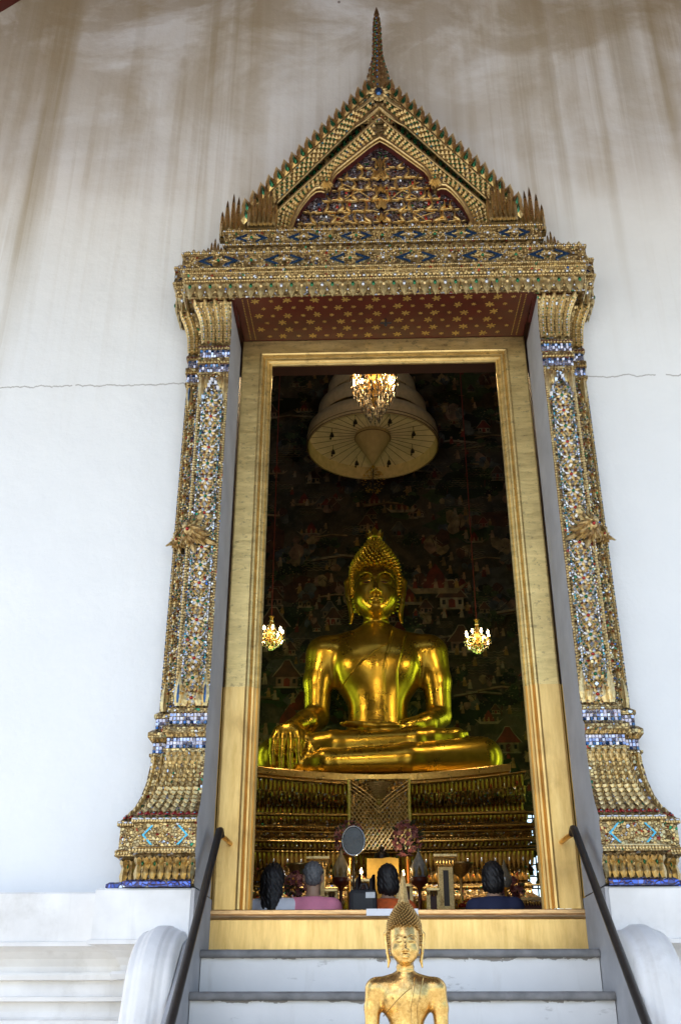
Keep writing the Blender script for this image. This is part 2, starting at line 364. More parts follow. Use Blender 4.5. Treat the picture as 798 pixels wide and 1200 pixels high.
    def spike(s, c, h, w, mi=0, tipmi=None, n=6, lean=(0, 0)):
        prof = [(.55,0),(1,.10),(.72,.20),(.95,.30),(.88,.5),(.55,.78)]
        prof2 = [(.55,.78),(.3,.92),(.02,1)]
        for pr, mm in ((prof, mi), (prof2, mi if tipmi is None else tipmi)):
            rows = [[(c[0]+lean[0]*z*h+w/2*r*cos(2*pi*j/n), c[1]+lean[1]*z*h+w/2*r*sin(2*pi*j/n), c[2]+z*h) for j in range(n)] for r, z in pr]
            s.grid(rows, mm, True, closed=True)
    def mirror_x(s):
        s.v = [(-x, y, z) for x, y, z in s.v]; s.f = [tuple(reversed(f)) for f in s.f]; return s
    def build(s, name, mats, parent=None, bevel=0.0, local=True):
        if not isinstance(mats, (list, tuple)): mats = [mats]
        me = bpy.data.meshes.new(name); v = np.array(s.v, dtype=float).reshape(-1, 3)
        if parent is not None and local: v = v - np.array(world_loc(parent))
        me.from_pydata(v.tolist(), [], s.f)
        for m in mats: me.materials.append(m)
        me.polygons.foreach_set('material_index', s.m); me.polygons.foreach_set('use_smooth', s.s)
        me.update(); o = bpy.data.objects.new(name, me); COL.objects.link(o)
        if parent is not None: o.parent = parent
        if bevel:
            b = o.modifiers.new('bevel', 'BEVEL'); b.width = bevel; b.segments = 2; b.limit_method = 'ANGLE'; b.angle_limit = radians(35)
        return o

def world_loc(o):
    l = Vector((0, 0, 0))
    while o is not None: l += o.location; o = o.parent
    return l
def thing(name, label, cat, loc=(0, 0, 0), group=None):
    o = bpy.data.objects.new(name, None); COL.objects.link(o); o.location = loc; o.empty_display_size = 0.2
    tag(o, label, cat, group); return o
def tag(o, label, cat, group=None):
    o['label'] = label; o['category'] = cat
    if group: o['group'] = group
    return o
def struct(o): o['kind'] = 'structure'; return o
def copy_tree(o, parent=None):
    c = o.copy(); COL.objects.link(c)
    if parent is not None: c.parent = parent
    for ch in list(o.children): copy_tree(ch, c)
    return c

# ------------------------------------------------------------------ implicit surfaces (for figures)
def V3(p): return np.array(p, dtype=np.float32)
def ell(P, c, r):
    q = (P - V3(c))/V3(r); k0 = np.sqrt((q*q).sum(1))+1e-6; q2 = q/V3(r); k1 = np.sqrt((q2*q2).sum(1))+1e-6
    return k0*(k0-1)/k1
def cone(P, a, b, ra, rb):
    a, b = V3(a), V3(b); d = b-a; t = np.clip(((P-a)@d)/float(d@d), 0, 1)
    q = P - a - t[:, None]*d
    return np.sqrt((q*q).sum(1)) - (ra+(rb-ra)*t)
def smin(a, b, k):
    h = np.maximum(k-np.abs(a-b), 0)/k; return np.minimum(a, b)-h*h*k*0.25
def smax(a, b, k): return -smin(-a, -b, k)
def chain(P, pts, rad, k=0.02):
    d = None
    for i in range(len(pts)-1):
        e = cone(P, pts[i], pts[i+1], rad[i], rad[i+1]); d = e if d is None else smin(d, e, k)
    return d
def nets(f, lo, hi, h):
    """naive surface nets over a box, evaluated only near the surface"""
    lo = np.array(lo, float); n = np.ceil((np.array(hi)-lo)/h).astype(int)+1
    B = 6; nb = np.ceil(n/B).astype(int); n = nb*B
    F = np.empty(n, np.float32)
    cc = np.stack(np.meshgrid(*[np.arange(k) for k in nb], indexing='ij'), -1).reshape(-1, 3)
    cen = (lo + (cc*B+(B-1)/2)*h).astype(np.float32); fc = f(cen)
    off = np.stack(np.meshgrid(*[np.arange(B)]*3, indexing='ij'), -1).reshape(-1, 3)
    F6 = F.reshape(nb[0], B, nb[1], B, nb[2], B)
    near = np.abs(fc) < B*h*1.7
    for ok in (cc[~near],):
        F6[ok[:, 0], :, ok[:, 1], :, ok[:, 2], :] = fc[~near][:, None, None, None]
    cn = cc[near]
    for s in range(0, len(cn), 1500):
        q = cn[s:s+1500]; P = (lo+((q*B)[:, None, :]+off[None])*h).reshape(-1, 3).astype(np.float32)
        F6[q[:, 0], :, q[:, 1], :, q[:, 2], :] = f(P).reshape(len(q), B, B, B)
    S = F < 0; nx, ny, nz = n
    acc = np.zeros((nx-1, ny-1, nz-1, 3), np.float32); cnt = np.zeros((nx-1, ny-1, nz-1), np.float32)
    for ax in range(3):
        o1, o2 = [a for a in range(3) if a != ax]
        for u in (0, 1):
            for w in (0, 1):
                sl0 = [None]*3; sl1 = [None]*3
                for a, sh in ((o1, u), (o2, w)):
                    sl0[a] = sl1[a] = slice(sh, n[a]-1+sh)
                sl0[ax] = slice(0, n[ax]-1); sl1[ax] = slice(1, n[ax])
                A, Bv = F[tuple(sl0)], F[tuple(sl1)]; c = (A < 0) != (Bv < 0)
                t = np.where(c, A/np.where(c, A-Bv, 1), 0)
                acc[..., ax] += np.where(c, t, 0); acc[..., o1] += np.where(c, u, 0); acc[..., o2] += np.where(c, w, 0); cnt += c
    act = cnt > 0; ids = -np.ones(act.shape, np.int64); ids[act] = np.arange(act.sum())
    idx = np.argwhere(act); V = lo + (idx + acc[act]/cnt[act][:, None])*h
    faces = []
    for ax in range(3):
        o1, o2 = [(1, 2), (2, 0), (0, 1)][ax]
        sl0 = [slice(1, n[a]-1) for a in range(3)]; sl1 = list(sl0)
        sl0[ax] = slice(0, n[ax]-1); sl1[ax] = slice(1, n[ax])
        A, Bv = S[tuple(sl0)], S[tuple(sl1)]
        e = np.argwhere(A != Bv); ins = A[tuple(e.T)]
        for a in range(3):
            if a != ax: e[:, a] += 1
        def cell(d1, d2):
            q = e.copy(); q[:, o1] += d1; q[:, o2] += d2; return ids[q[:, 0], q[:, 1], q[:, 2]]
        Q = np.stack([cell(-1, -1), cell(0, -1), cell(0, 0), cell(-1, 0)], 1)
        Q[~ins] = Q[~ins][:, ::-1]; faces.append(Q)
    Fc = np.concatenate(faces); Fc = Fc[(Fc >= 0).all(1)]
    P = V.astype(np.float32); eps = h*0.3
    for _ in range(2):
        g = np.stack([f(P+V3(d))-f(P-V3(d)) for d in ((eps, 0, 0), (0, eps, 0), (0, 0, eps))], 1)/(2*eps)
        v = f(P); P = (P - np.clip(v, -h, h)[:, None]*g/np.maximum((g*g).sum(1), 0.2)[:, None]).astype(np.float32)
    return P, Fc
def sdf_obj(name, f, lo, hi, h, m, parent=None, scale=1.0, loc=(0, 0, 0)):
    P, Fc = nets(f, lo, hi, h); me = bpy.data.meshes.new(name)
    me.from_pydata((P*scale+V3(loc)).tolist(), [], Fc.tolist()); me.materials.append(m)
    me.polygons.foreach_set('use_smooth', [True]*len(me.polygons)); me.update()
    o = bpy.data.objects.new(name, me); COL.objects.link(o)
    if parent is not None: o.parent = parent
    return o
X, Z = (1, 0, 0), (0, 0, 1)
# ================================================================== SETTING
b = MB(); b.add([(-300,-300,0),(300,-300,0),(300,300,0),(-300,300,0)], [(0,1,2,3)]); struct(b.build('ground', M['pave']))

# front wall of the hall with the door opening
OX, OZ0, OZ1, WT = 1.345, 1.70, 7.29, 0.9
facade = thing('front_wall', 'tall limewashed plaster wall with rain stains and a moulded white plinth, around the doorway', 'wall', (0, 0, 0))
b = MB()
for y, fl in ((0.0, False), (WT, True)):
    q = [((-14, y, 0), (-OX, y, 0), (-OX, y, OZ1), (-14, y, OZ1)), ((OX, y, 0), (14, y, 0), (14, y, OZ1), (OX, y, OZ1)),
         ((-14, y, OZ1), (-OX, y, OZ1), (-OX, y, 19), (-14, y, 19)), ((-OX, y, OZ1), (OX, y, OZ1), (OX, y, 19), (-OX, y, 19)), ((OX, y, OZ1), (14, y, OZ1), (14, y, 19), (OX, y, 19))]
    for f in q: b.add(f if not fl else f[::-1], [(0,1,2,3)], 0)
b.add([(-OX,0,0),(-OX,WT,0),(-OX,WT,OZ1),(-OX,0,OZ1)], [(0,1,2,3)], 1); b.add([(OX,0,0),(OX,WT,0),(OX,WT,OZ1),(OX,0,OZ1)], [(3,2,1,0)], 1)
b.add([(-OX,0,OZ1),(OX,0,OZ1),(OX,WT,OZ1),(-OX,WT,OZ1)], [(0,1,2,3)], 1)
b.build('wall_face', [M['wall'], M['timber']], facade)  # reveals of the opening coloured dark, shade put into their material
PL = [(.60,0.0),(.60,.35),(.56,.40),(.50,.55),(.40,.62),(.42,.66),(.42,.74),(.30,.80),(.22,.95),(.12,1.10),(.12,1.18),(.06,1.20),(.06,1.50),(.10,1.52),(.10,1.58),
      (.045,1.585),(.03,1.60),(.025,1.63),(.035,1.68),(.035,1.69),(.10,1.692),(.105,1.716),(.06,1.72),(.06,1.815),(.12,1.818),(.13,1.845),(.12,1.862),(.075,1.864),(.08,1.90),(.11,1.945),(.17,1.985),(.225,2.008),
      (.24,2.012),(.265,2.014),(.265,2.038),(.245,2.042),(.245,2.338),(.235,2.350),(.0,2.352)]
BX0, BX1 = 1.345, 1.725
b = MB()
pathL = [(-14, 0.0), (-BX1, 0.0), (-BX1, -.20), (-BX0-.001, -.20)]
b.sweep(pathL, PL); b.build('plinth', M['white'], facade)
b = MB(); b.sweep([(-x, y) for x, y in reversed(pathL)], PL); b.build('plinth', M['white'], facade)
# stair cheeks: plain grey plaster faces beside the steps
for s in (-1, 1):
    b = MB(); x0, x1 = 1.322, 1.344
    prof = [(0.3, 0.0), (-2.9, 0.0), (-2.9, .3), (-.95, 1.72), (-.62, 2.0), (-.445, 2.05), (-.445, 2.35), (.3, 2.35)]
    n = len(prof)
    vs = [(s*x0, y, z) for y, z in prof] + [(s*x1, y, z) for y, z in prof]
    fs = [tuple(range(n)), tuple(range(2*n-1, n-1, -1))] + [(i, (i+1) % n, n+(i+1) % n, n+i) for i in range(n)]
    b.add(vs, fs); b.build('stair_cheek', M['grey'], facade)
# the curved fluted balustrade ends that pour over beside the steps
for s, lab in ((-1, 'white fluted balustrade end curving down beside the steps, left of the statue in front'), (1, 'white fluted balustrade end curving down beside the steps, right of the statue in front')):
    b = MB(); cx = 1.485; w = .135
    cs = []
    for k in range(29):
        a = -1 + 2*k/28
        r = .034*sqrt(max(0, 1-a*a)) + .009*abs(sin(a*pi*1.5))**.5*(abs(a) > .3) + (.014 if abs(a) <= .3 else 0)
        cs.append((cx + a*w, r))
    rail = [(-.40, 2.052, (0, 1))]
    for k in range(0, 11):
        t = k/10*pi/2*0.93
        rail.append((-.46-.46*sin(t), 2.045-.34*(1-cos(t)), (-sin(t), cos(t))))
    for k in range(1, 12): rail.append((-.92-.42*k/11*1.6, 1.70-1.55*k/11, (-.93, .36)))
    rows = []
    for y, z, (ny, nz) in rail: rows.append([(s*x, y+ny*r*1.6, z+nz*r*1.6) for x, r in cs] + [(s*(cx+w), y-ny*.14, z-nz*.14), (s*(cx-w), y-ny*.14, z-nz*.14)])
    if s > 0: rows = [r for r in rows]
    b.grid(rows, 0, True, closed=True)
    o = b.build('stair_balustrade', M['white']); tag(o, lab, 'balustrade', 'fluted balustrade ends beside the steps')
# steps
steps = thing('front_steps', 'white stone steps with dark worn nosings and chipped risers under the gilded threshold', 'steps', (0, 0, 0))
for k in range(7):
    zt = 2.003-.26*k; yf = -.10-.34*k
    b = MB(); n = 44                                              # slab with an unevenly worn edge
    top = []; 
    for j in range(n+1):
        x = -1.318+2.636*j/n; e = .008*sin(j*1.7+k)+RND.uniform(-.005, .005)
        top.append((x, e))
    y1 = .285 if k == 0 else yf+.34+.02
    rows = [[(x, y1, zt-.052) for x, e in top], [(x, yf+.006+e, zt-.052) for x, e in top], [(x, yf-.004+e, zt-.040+e*.3) for x, e in top],
            [(x, yf+e, zt-.012+e*.3) for x, e in top], [(x, yf+.012+e, zt-.001) for x, e in top], [(x, y1, zt) for x, e in top]]
    b.grid([list(r) for r in rows], 0, True); b.build('tread', M['slab'], steps)
    b = MB(); b.box(-1.316, 1.316, yf+.035, yf+.08, zt-.26-(.0 if k < 6 else .2), zt-.052); b.build('riser', M['riser'], steps)
# porch roof: a gabled underside in red lacquer, whose raking edge shows at the top corner
porch = thing('porch_roof', 'red lacquered gabled porch ceiling with gold dotted border high above the doorway', 'porch roof', (0, 0, 11))
b = MB(); RZ, RS = 15.85, 1.0; xe = 6.6
for s in (-1, 1):
    b.add([(0, -9.0, RZ), (s*xe, -9.0, RZ-RS*xe), (s*xe, .2, RZ-RS*xe), (0, .2, RZ)], [(0,1,2,3)], 0)
    b.add([(0, -9.0, RZ+.3), (s*xe, -9.0, RZ-RS*xe+.3), (s*xe, .2, RZ-RS*xe+.3), (0, .2, RZ+.3)], [(0,1,2,3)], 0)
    for y in (-9.0,): b.add([(0, y, RZ), (s*xe, y, RZ-RS*xe), (s*xe, y, RZ-RS*xe+.3), (0, y, RZ+.3)], [(0,1,2,3)], 0)
    b.add([(s*xe, -9.0, RZ-RS*xe), (s*xe, .2, RZ-RS*xe), (s*xe, .2, RZ-RS*xe+.3), (s*xe, -9, RZ-RS*xe+.3)], [(0,1,2,3)], 0)
b.build('ceiling_panel', M['red'], porch)
b = MB()
for s in (-1, 1):                                                  # stencilled border next to the wall
    for k in range(150):
        x = s*(.4+k*.04); z = RZ-RS*abs(x)
        b.dome((x, -.14, z-.012), (0, 1, 0), (-s*1, 0, RS) if s < 0 else (-1, 0, RS), .03, .03, .006, 0, 6)
        if k % 3 == 0: b.pyr((x, -.30, z-.012), (0, 1, 0), (-s, 0, RS), .11, .08, .006, 0)
b.build('border', M['stencil'], porch)
b = MB(); b.add([(-xe, -9.0, RZ-RS*xe), (xe, -9.0, RZ-RS*xe), (0, -9.0, RZ)], [(0,1,2)], 0)  # unseen front panel, added to close the porch and darken the upper wall
b.build('shading_gable', M['red'], porch)

# ================================================================== GILDED DOOR SURROUND
sur = thing('door_surround', 'gilded Thai doorway surround with pointed pediment and pillars set with coloured glass', 'doorway', (0, 0, 0))
# ---- pillars
PD = [(2.362,.125),(2.375,.150),(2.40,.150),(2.43,.125),(2.47,.115),(2.52,.13),(2.555,.165),(2.565,.185),(2.60,.185),(2.605,.165),(2.755,.165),(2.76,.185),(2.79,.185),
      (2.80,.165),(2.83,.145),(2.89,.10),(2.97,.068),(3.08,.042),(3.20,.028),(3.262,.026),(3.265,.040),(3.285,.040),(3.29,.022),(3.365,.022),(3.37,.034),(3.40,.058),(3.435,.058),(3.46,.030),
      (3.465,.016),(3.545,.016),(3.55,.030),(3.575,.030),(3.60,.0),(6.47,.0),(6.475,.014),(6.50,.014),(6.505,.003),(6.585,.003),(6.59,.018),(6.65,.018),(6.655,.003),(6.735,.003),(6.74,.018),(6.77,.018),
      (6.80,.004),(6.95,.012),(7.06,.035),(7.14,.075),(7.19,.095)]
def pd(z):
    for (z0, d0), (z1, d1) in zip(PD, PD[1:]):
        if z0 <= z <= z1: return d0+(d1-d0)*(z-z0)/(z1-z0)
    return PD[-1][1]
FX0, FX1, FY, SX1, SY = 1.33, 1.585, -.30, 1.715, -.15
def fpt(x, z, e=0.002): return (x, FY-pd(z)-e, z)                  # on the front tier
def spt(x, z, e=0.002): return (x, SY-pd(z)-e, z)                  # on the set-back tier
def slope_up(z):
    d = pd(z+.03)-pd(z-.03); return (0, -d, .06)
def pillar(sx):
    def fin(b, name, mats, parent): 
        if sx < 0: b.mirror_x()
        return b.build(name, mats, parent)
    p = bpy.data.objects.new('pillar', None); COL.objects.link(p); p.parent = sur
    path = [(FX0, FY), (FX1, FY), (FX1, SY), (SX1, SY), (SX1, .02)]
    def part(name, z0, z1, mat):
        b = MB(); zs = [(d, z) for z, d in PD if z0-1e-6 <= z <= z1+1e-6]
        b.sweep(path, zs); return fin(b, name, M[mat], p)
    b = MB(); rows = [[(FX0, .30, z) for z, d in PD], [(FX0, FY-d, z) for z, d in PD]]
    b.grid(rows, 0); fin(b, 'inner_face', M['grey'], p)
    part('pillar_base', 2.362, 3.60, 'mosaic'); part('shaft', 3.60, 6.47, 'mosaic_fine'); part('capital', 6.47, 7.19, 'mosaic')
    # --- base ornament
    b = MB()
    def row(z, h, w, t, mi, kind, both=(True, True), inv=False, gem=None, off=0.0):
        """a row of stamps along both tiers at height z"""
        tiers = []
        if both[0]: tiers.append((FX0, FX1+pd(z), fpt))
        if both[1]: tiers.append((FX1+pd(z)+.012, SX1+pd(z), spt))
        for x0, x1, fn in tiers:
            n = max(1, round((x1-x0)/w)); ww = (x1-x0)/n
            for i in range(n):
                x = x0+(i+.5)*ww; u = slope_up(z) if not inv else tuple(-q for q in slope_up(z)); r = X if not inv else (-1, 0, 0)
                if kind == 'leaf': b.leaf(fn(x, z), r, u, ww*.95, h, t, mi)
                elif kind == 'dome': b.dome(fn(x, z), r, u, ww*.9, h, t, mi, 6)
                elif kind == 'pyr': b.pyr(fn(x, z), r, u, ww*.95, h, t, mi)
                elif kind == 'chip': b.chip(fn(x, z), r, u, ww*.86, h, t, mi, .5)
                if gem is not None:
                    g = gem[i % len(gem)]
                    if g is not None: b.dome(fn(x, z+(h*.33 if not inv else -h*.33), t*.6), X, Z, ww*.34, h*.34, t*.7, g, 6)
    row(2.40, .15, .052, .03, 0, 'leaf', gem=[3, 2, 3, None]); row(2.47, .10, .04, .022, 0, 'leaf', gem=[2, None])
    row(2.545, -.10, .05, .028, 0, 'leaf'); row(2.583, .030, .021, .008, 0, 'dome'); row(2.772, .026, .018, .006, 0, 'dome')
    row(2.60, .012, .4, .004, 0, 'chip'); row(2.81, .045, .045, .014, 6, 'leaf', gem=[3, None]); row(2.782, .016, .045, .01, 4, 'dome')
    # lozenge band
    cx = (FX0+FX1+.165)/2
    for q in (-1, 1):
        for e in (-1, 1):
            z = 2.68; x0, x1 = cx+q*.155, cx+q*.095
            b.add([(x0, FY-.172, z), (x0+q*-.016, FY-.172, z), (x1+q*-.016, FY-.172, z+e*.062), (x1, FY-.172, z+e*.062)], [(0,1,2,3)], 3)
    for k in range(60):
        x, z = RND.uniform(FX0+.01, FX1+.155), RND.uniform(2.62, 2.74)
        b.dome((x, FY-.166, z), X, Z, .014, .014, .010, RND.choice([0,0,0,0,0,0,1,4,6]), 6)
    for a in range(8): b.leaf((cx+.018*cos(a*pi/4), FY-.168, 2.68+.018*sin(a*pi/4)), (-sin(a*pi/4), 0, cos(a*pi/4)), (cos(a*pi/4), 0, sin(a*pi/4)), .03, .045, .012, 0)
    for k in range(14):
        z = RND.uniform(2.62, 2.74); b.dome((RND.uniform(FX1+.18, SX1+.15), SY-.167, z), X, Z, .015, .015, .010, RND.choice([0,0,0,0,1,6]), 6)
    fin(b, 'base_ornament', [M['gold'], M['mirror'], M['green'], M['cyan'], M['mirror'], M['gold'], M['redgem'], M['green']], p)
    # --- flared leaves over the base (long tongues)
    b = MB()
    for i in range(6):
        for s2 in range(14):
            z0 = 2.84+s2*.031; xx = FX0+.02+(i+.5)*(FX1+pd(z0)-FX0-.02)/6
            b.leaf(fpt(xx, z0+.03), (-1, 0, 0), tuple(-q for q in slope_up(z0)), .030+.012*(s2 < 6), .05, .016, 0 if s2 % 3 else 1)
            ex = (FX1+pd(z0)-FX0-.02)/12
            if s2 % 2 == 0: b.pyr(fpt(xx+ex, z0), X, slope_up(z0), .014, .05, .010, 1)
    for i in range(2):
        for s2 in range(14):
            z0 = 2.84+s2*.031; x = FX1+pd(z0)+.02+(i+.5)*(SX1-FX1-.02)/2
            b.leaf(spt(x, z0+.03), (-1, 0, 0), tuple(-q for q in slope_up(z0)), .034, .05, .016, 0 if s2 % 3 else 1)
    for x, zz in [(FX0+.03+k*.045, 3.25) for k in range(6)]:
        b.leaf(fpt(x, zz), (-1, 0, 0), (0, 0, -1), .044, .075, .012, 1)
    fin(b, 'base_leaf', [M['gold'], M['gold_old']], p)
    # --- glass bands, lower and upper
    b = MB()
    for z0, z1 in ((3.29, 3.365), (3.465, 3.545), (6.505, 6.585), (6.655, 6.735)):
        for x0, x1, fn in ((FX0, FX1+pd(z0+.03), fpt), (FX1+pd(z0+.03)+.012, SX1+pd(z0+.03), spt)):
            n = round((x1-x0)/.024)
            for i in range(n):
                for j in range(3):
                    x = x0+(i+.5)*(x1-x0)/n; z = z0+(j+.5)*(z1-z0)/3
                    edge = j == (0 if z0 < 5 else 2) and i % 2 == 0
                    b.chip(fn(x, z, .001), X, Z, .022, .024, .006, 1 if edge else 0, .9)
    fin(b, 'glass_band', [M['lilac'], M['blue']], p)
    b = MB()
    def row2(z, h, w, t, mi, inv=False):
        for x0, x1, fn in ((FX0, FX1+pd(z), fpt), (FX1+pd(z)+.012, SX1+pd(z), spt)):
            n = max(1, round((x1-x0)/w)); ww = (x1-x0)/n
            for i in range(n): b.leaf(fn(x0+(i+.5)*ww, z), X if not inv else (-1, 0, 0), Z if not inv else (0, 0, -1), ww*.95, h, t, mi)
    row2(3.37, .055, .032, .018, 0); row2(3.462, .055, .032, .018, 0, True); row2(3.545, .05, .028, .012, 0); row2(3.292, .045, .03, .012, 0, True)
    row2(6.655, .04, .026, .012, 0, True); row2(6.59, .04, .026, .012, 0); row2(6.738, .04, .026, .012, 0); row2(6.505, .045, .03, .012, 0, True)
    row2(6.75, .02, .03, .01, 1); row2(6.58, .018, .03, .01, 1)
    fin(b, 'band_leaf', [M['gold'], M['darkred']], p)
    # --- shaft inlay
    b = MB(); z = 3.62
    while z < 6.46:
        for x in (FX0+.048, FX1-.048): b.chip(fpt(x, z), X, Z, .013, .017, .005, 1 if RND.random() < .7 else 2, .8)
        for x in (FX1+.030,): b.chip(spt(x, z), X, Z, .012, .017, .005, 1 if RND.random() < .75 else 2, .8)
        for x in (FX0+.014, FX1-.014, SX1-.016): b.leaf(fpt(x, z) if x < FX1 else spt(x, z), X, Z, .024, .028, .012, 0)
        z += .023
    z = 3.66; k = 0
    cxp = (FX0+FX1)/2; sxp = (FX1+.03+SX1)/2-.005
    def rose(fn, x, z, R1, n, m1, m2, mc):
        for a in range(n):
            an = a*2*pi/n+pi/n; b.leaf(fn(x+R1*.25*cos(an), z+R1*.25*sin(an), .004), (sin(an), 0, -cos(an)), (cos(an), 0, sin(an)), R1*.62, R1*.85, .013, m1 if a % 2 else m2)
        b.dome(fn(x, z, .010), X, Z, R1*.55, R1*.55, .014, mc, 6)
    P_ = .150
    while z < 6.36:                                                # the panel: rosettes, with crossed sprays between them
        rose(fpt, cxp, z, .052, 8, 1, 0, (6, 4)[k % 2])
        for q in (-1, 1):
            for e in (-1, 1):
                u = Vector((q*.55, 0, e)).normalized(); r = Vector((u.z, 0, -u.x))
                b.leaf(fpt(cxp+q*.012, z+e*.050, .003), r, u, .026, .055, .012, 0); b.leaf(fpt(cxp+q*.050, z+e*.022, .003), r, u, .022, .048, .012, 1 if e > 0 else 0)
                b.chip(fpt(cxp+q*.064, z+e*.045, .003), Vector((1, 0, 1)), Vector((-1, 0, 1)), .015, .015, .008, 1, .9); b.dome(fpt(cxp+q*.068, z+e*.016, .003), X, Z, .010, .010, .008, 4, 6)
                b.dome(fpt(cxp+q*.034, z+e*.052, .003), X, Z, .010, .010, .008, 6 if (k+e) % 3 else 4, 6)
            rose(fpt, cxp+q*.058, z+P_/2, .030, 6, 1, 0, 4); b.dome(fpt(cxp+q*.024, z+P_/2+.018, .003), X, Z, .011, .011, .008, 0, 6); b.dome(fpt(cxp+q*.024, z+P_/2-.018, .003), X, Z, .011, .011, .008, 0, 6)
        b.chip(fpt(cxp, z+P_/2, .004), Vector((1, 0, 1)), Vector((-1, 0, 1)), .026, .026, .014, 1, .9)
        rose(spt, sxp, z, .026, 6, 0, 1, 4); rose(spt, sxp, z+P_/2, .022, 6, 5, 0, 6)
        for e in (-1, 1): b.leaf(spt(sxp, z+P_/4+.0*e, .003), Vector((e, 0, 0)), Vector((0, 0, e)), .030, .040, .010, 0)
        for j in range(6): b.dome(spt(SX1-.002, z+j*P_/6, .003), X, Z, .010, .014, .008, 7 if j % 2 else 5, 6)
        z += P_; k += 1
    for zc, up in ((3.60, 1), (6.46, -1)):                          # pointed leaf feet of the shaft
        for x, h in ((FX0+.03, .28), (FX1-.03, .28), (FX0+.075, .15), (FX1-.075, .15), (SX1-.03, .26)):
            fn = fpt if x < FX1 else spt
            b.leaf(fn(x, zc, .006), (up, 0, 0), (0, 0, up), .062, h, .02, 0)
            b.leaf(fn(x, zc+up*.02, .014), (up, 0, 0), (0, 0, up), .03, h*.7, .016, 3 if RND.random() < .3 else 0)
    cxp = (FX0+FX1)/2
    for q in (-1, 1):
        for j in range(8):
            t = j/7; b.chip(fpt(cxp+q*(.012+.075*t), 6.42-.20*t, .008), X, Z, .026, .034, .012, 1, 1.0)
            b.chip(fpt(cxp+q*(.07-.055*t), 3.70+.2*t, .008), X, Z, .02, .026, .012, 0, 1.0)
    fin(b, 'shaft_inlay', [M['gold'], M['mirror'], M['cyan'], M['blue'], M['green'], M['gold_old'], M['redgem'], M['blue']], p)
    # --- winged bracket half way up
    b = MB()
    def wing(cx, y, zc, sgn, sc):
        """leafy kranok lump: scales of small leaves running to a point inward and down, with a crest above"""
        for an, L, W in ((205, .27, .11), (250, .20, .10), (118, .22, .10), (160, .15, .09), (300, .12, .08)):
            a = radians(an if sgn > 0 else 180-an); u = Vector((cos(a), 0, sin(a))); r = Vector((sin(a), 0, -cos(a)))
            rowsn = 5
            for i in range(rowsn):
                f = i/rowsn; wrow = W*(1-f)**.8
                for j in range(3 if f < .6 else 1):
                    o = (j-1)*.30 if f < .6 else 0
                    p = Vector((cx, y-.045*sc*(1-f)-.006*j, zc)) + u*(f*L*.72*sc) + r*(o*wrow*sc)
                    b.leaf(p, r-u*o*.8, u+r*o*.8, wrow*.62*sc, L*.40*sc, .028*sc, 0 if (i+j) % 3 else 4)
            b.leaf(Vector((cx, y-.02, zc))+u*L*.5*sc, r, u, W*.5*sc, L*.5*sc, .03*sc, 0)
        b.dome((cx, y-.045*sc, zc), X, Z, .08*sc, .09*sc, .05*sc, 0, 8); b.dome((cx, y-.088*sc, zc), X, Z, .03*sc, .035*sc, .02*sc, 3, 8)
        for q in range(4): b.dome((cx+RND.uniform(-.06, .03)*sc*sgn, y-.062*sc, zc+RND.uniform(-.05, .10)*sc), X, Z, .018, .018, .012, 1, 6)
    wing(FX1-.02, FY-.004, 4.98, 1, 1.0); wing(SX1-.03, SY-.004, 4.98, 1, .62); wing(SX1-.035, SY-.006, 4.98, -1, .40)
    fin(b, 'bracket', [M['gold_old'], M['green'], M['tip'], M['redgem'], M['tip']], p)
    # --- capital leaves
    b = MB()
    def tongue(fn, x, w, xs):
        """tall pointed leaf that follows the flare of the capital"""
        zs = [6.80, 6.88, 6.96, 7.03, 7.09, 7.14, 7.19, 7.245]; ws = [.8, .95, 1, 1, .98, .9, .55, .02]
        rows = []
        for z, k in zip(zs, ws):
            q = fn(x+xs*pd(min(z, 7.19)), min(z, 7.19), .004); y = q[1] - (.012 if z > 7.16 else 0) - (.015 if z > 7.2 else 0)
            rows.append([(q[0]-w/2*k, y, z), (q[0]-w*.2*k, y-.016, z), (q[0], y-.026, z), (q[0]+w*.2*k, y-.016, z), (q[0]+w/2*k, y, z)])
        b.grid(rows, 0)
        for i in range(13):
            z = 6.83+i*.026; q = fn(x+xs*pd(z), z, .030); b.pyr(q, X, Z, .016, .022, .012, 1 if i % 3 else 2)
            for e in (-1, 1): b.dome((q[0]+e*w*.32, q[1]+.014, z), X, Z, .013, .018, .009, 3 if i % 2 else 0, 6)
    for i in range(4): tongue(fpt, FX0+.032+i*.064, .06, .25+i*.25)
    tongue(spt, FX1+.075, .062, .8); tongue(spt, SX1-.012, .05, 1.0)
    fin(b, 'capital_leaf', [M['gold'], M['mirror'], M['green'], M['gold_old']], p)
    # blue tiled strip under the base
    b = MB(); b.sweep([(1.347, -.30), (FX1+.02, -.30), (FX1+.02, -.16), (SX1+.035, -.16), (SX1+.035, .02)], [(.0, 2.354), (.165, 2.356), (.185, 2.364), (.185, 2.385), (.165, 2.400), (.0, 2.402)])
    b2 = b; fin(b2, 'tile_strip', M['bluetile'], p)
for s in (-1, 1): pillar(s)

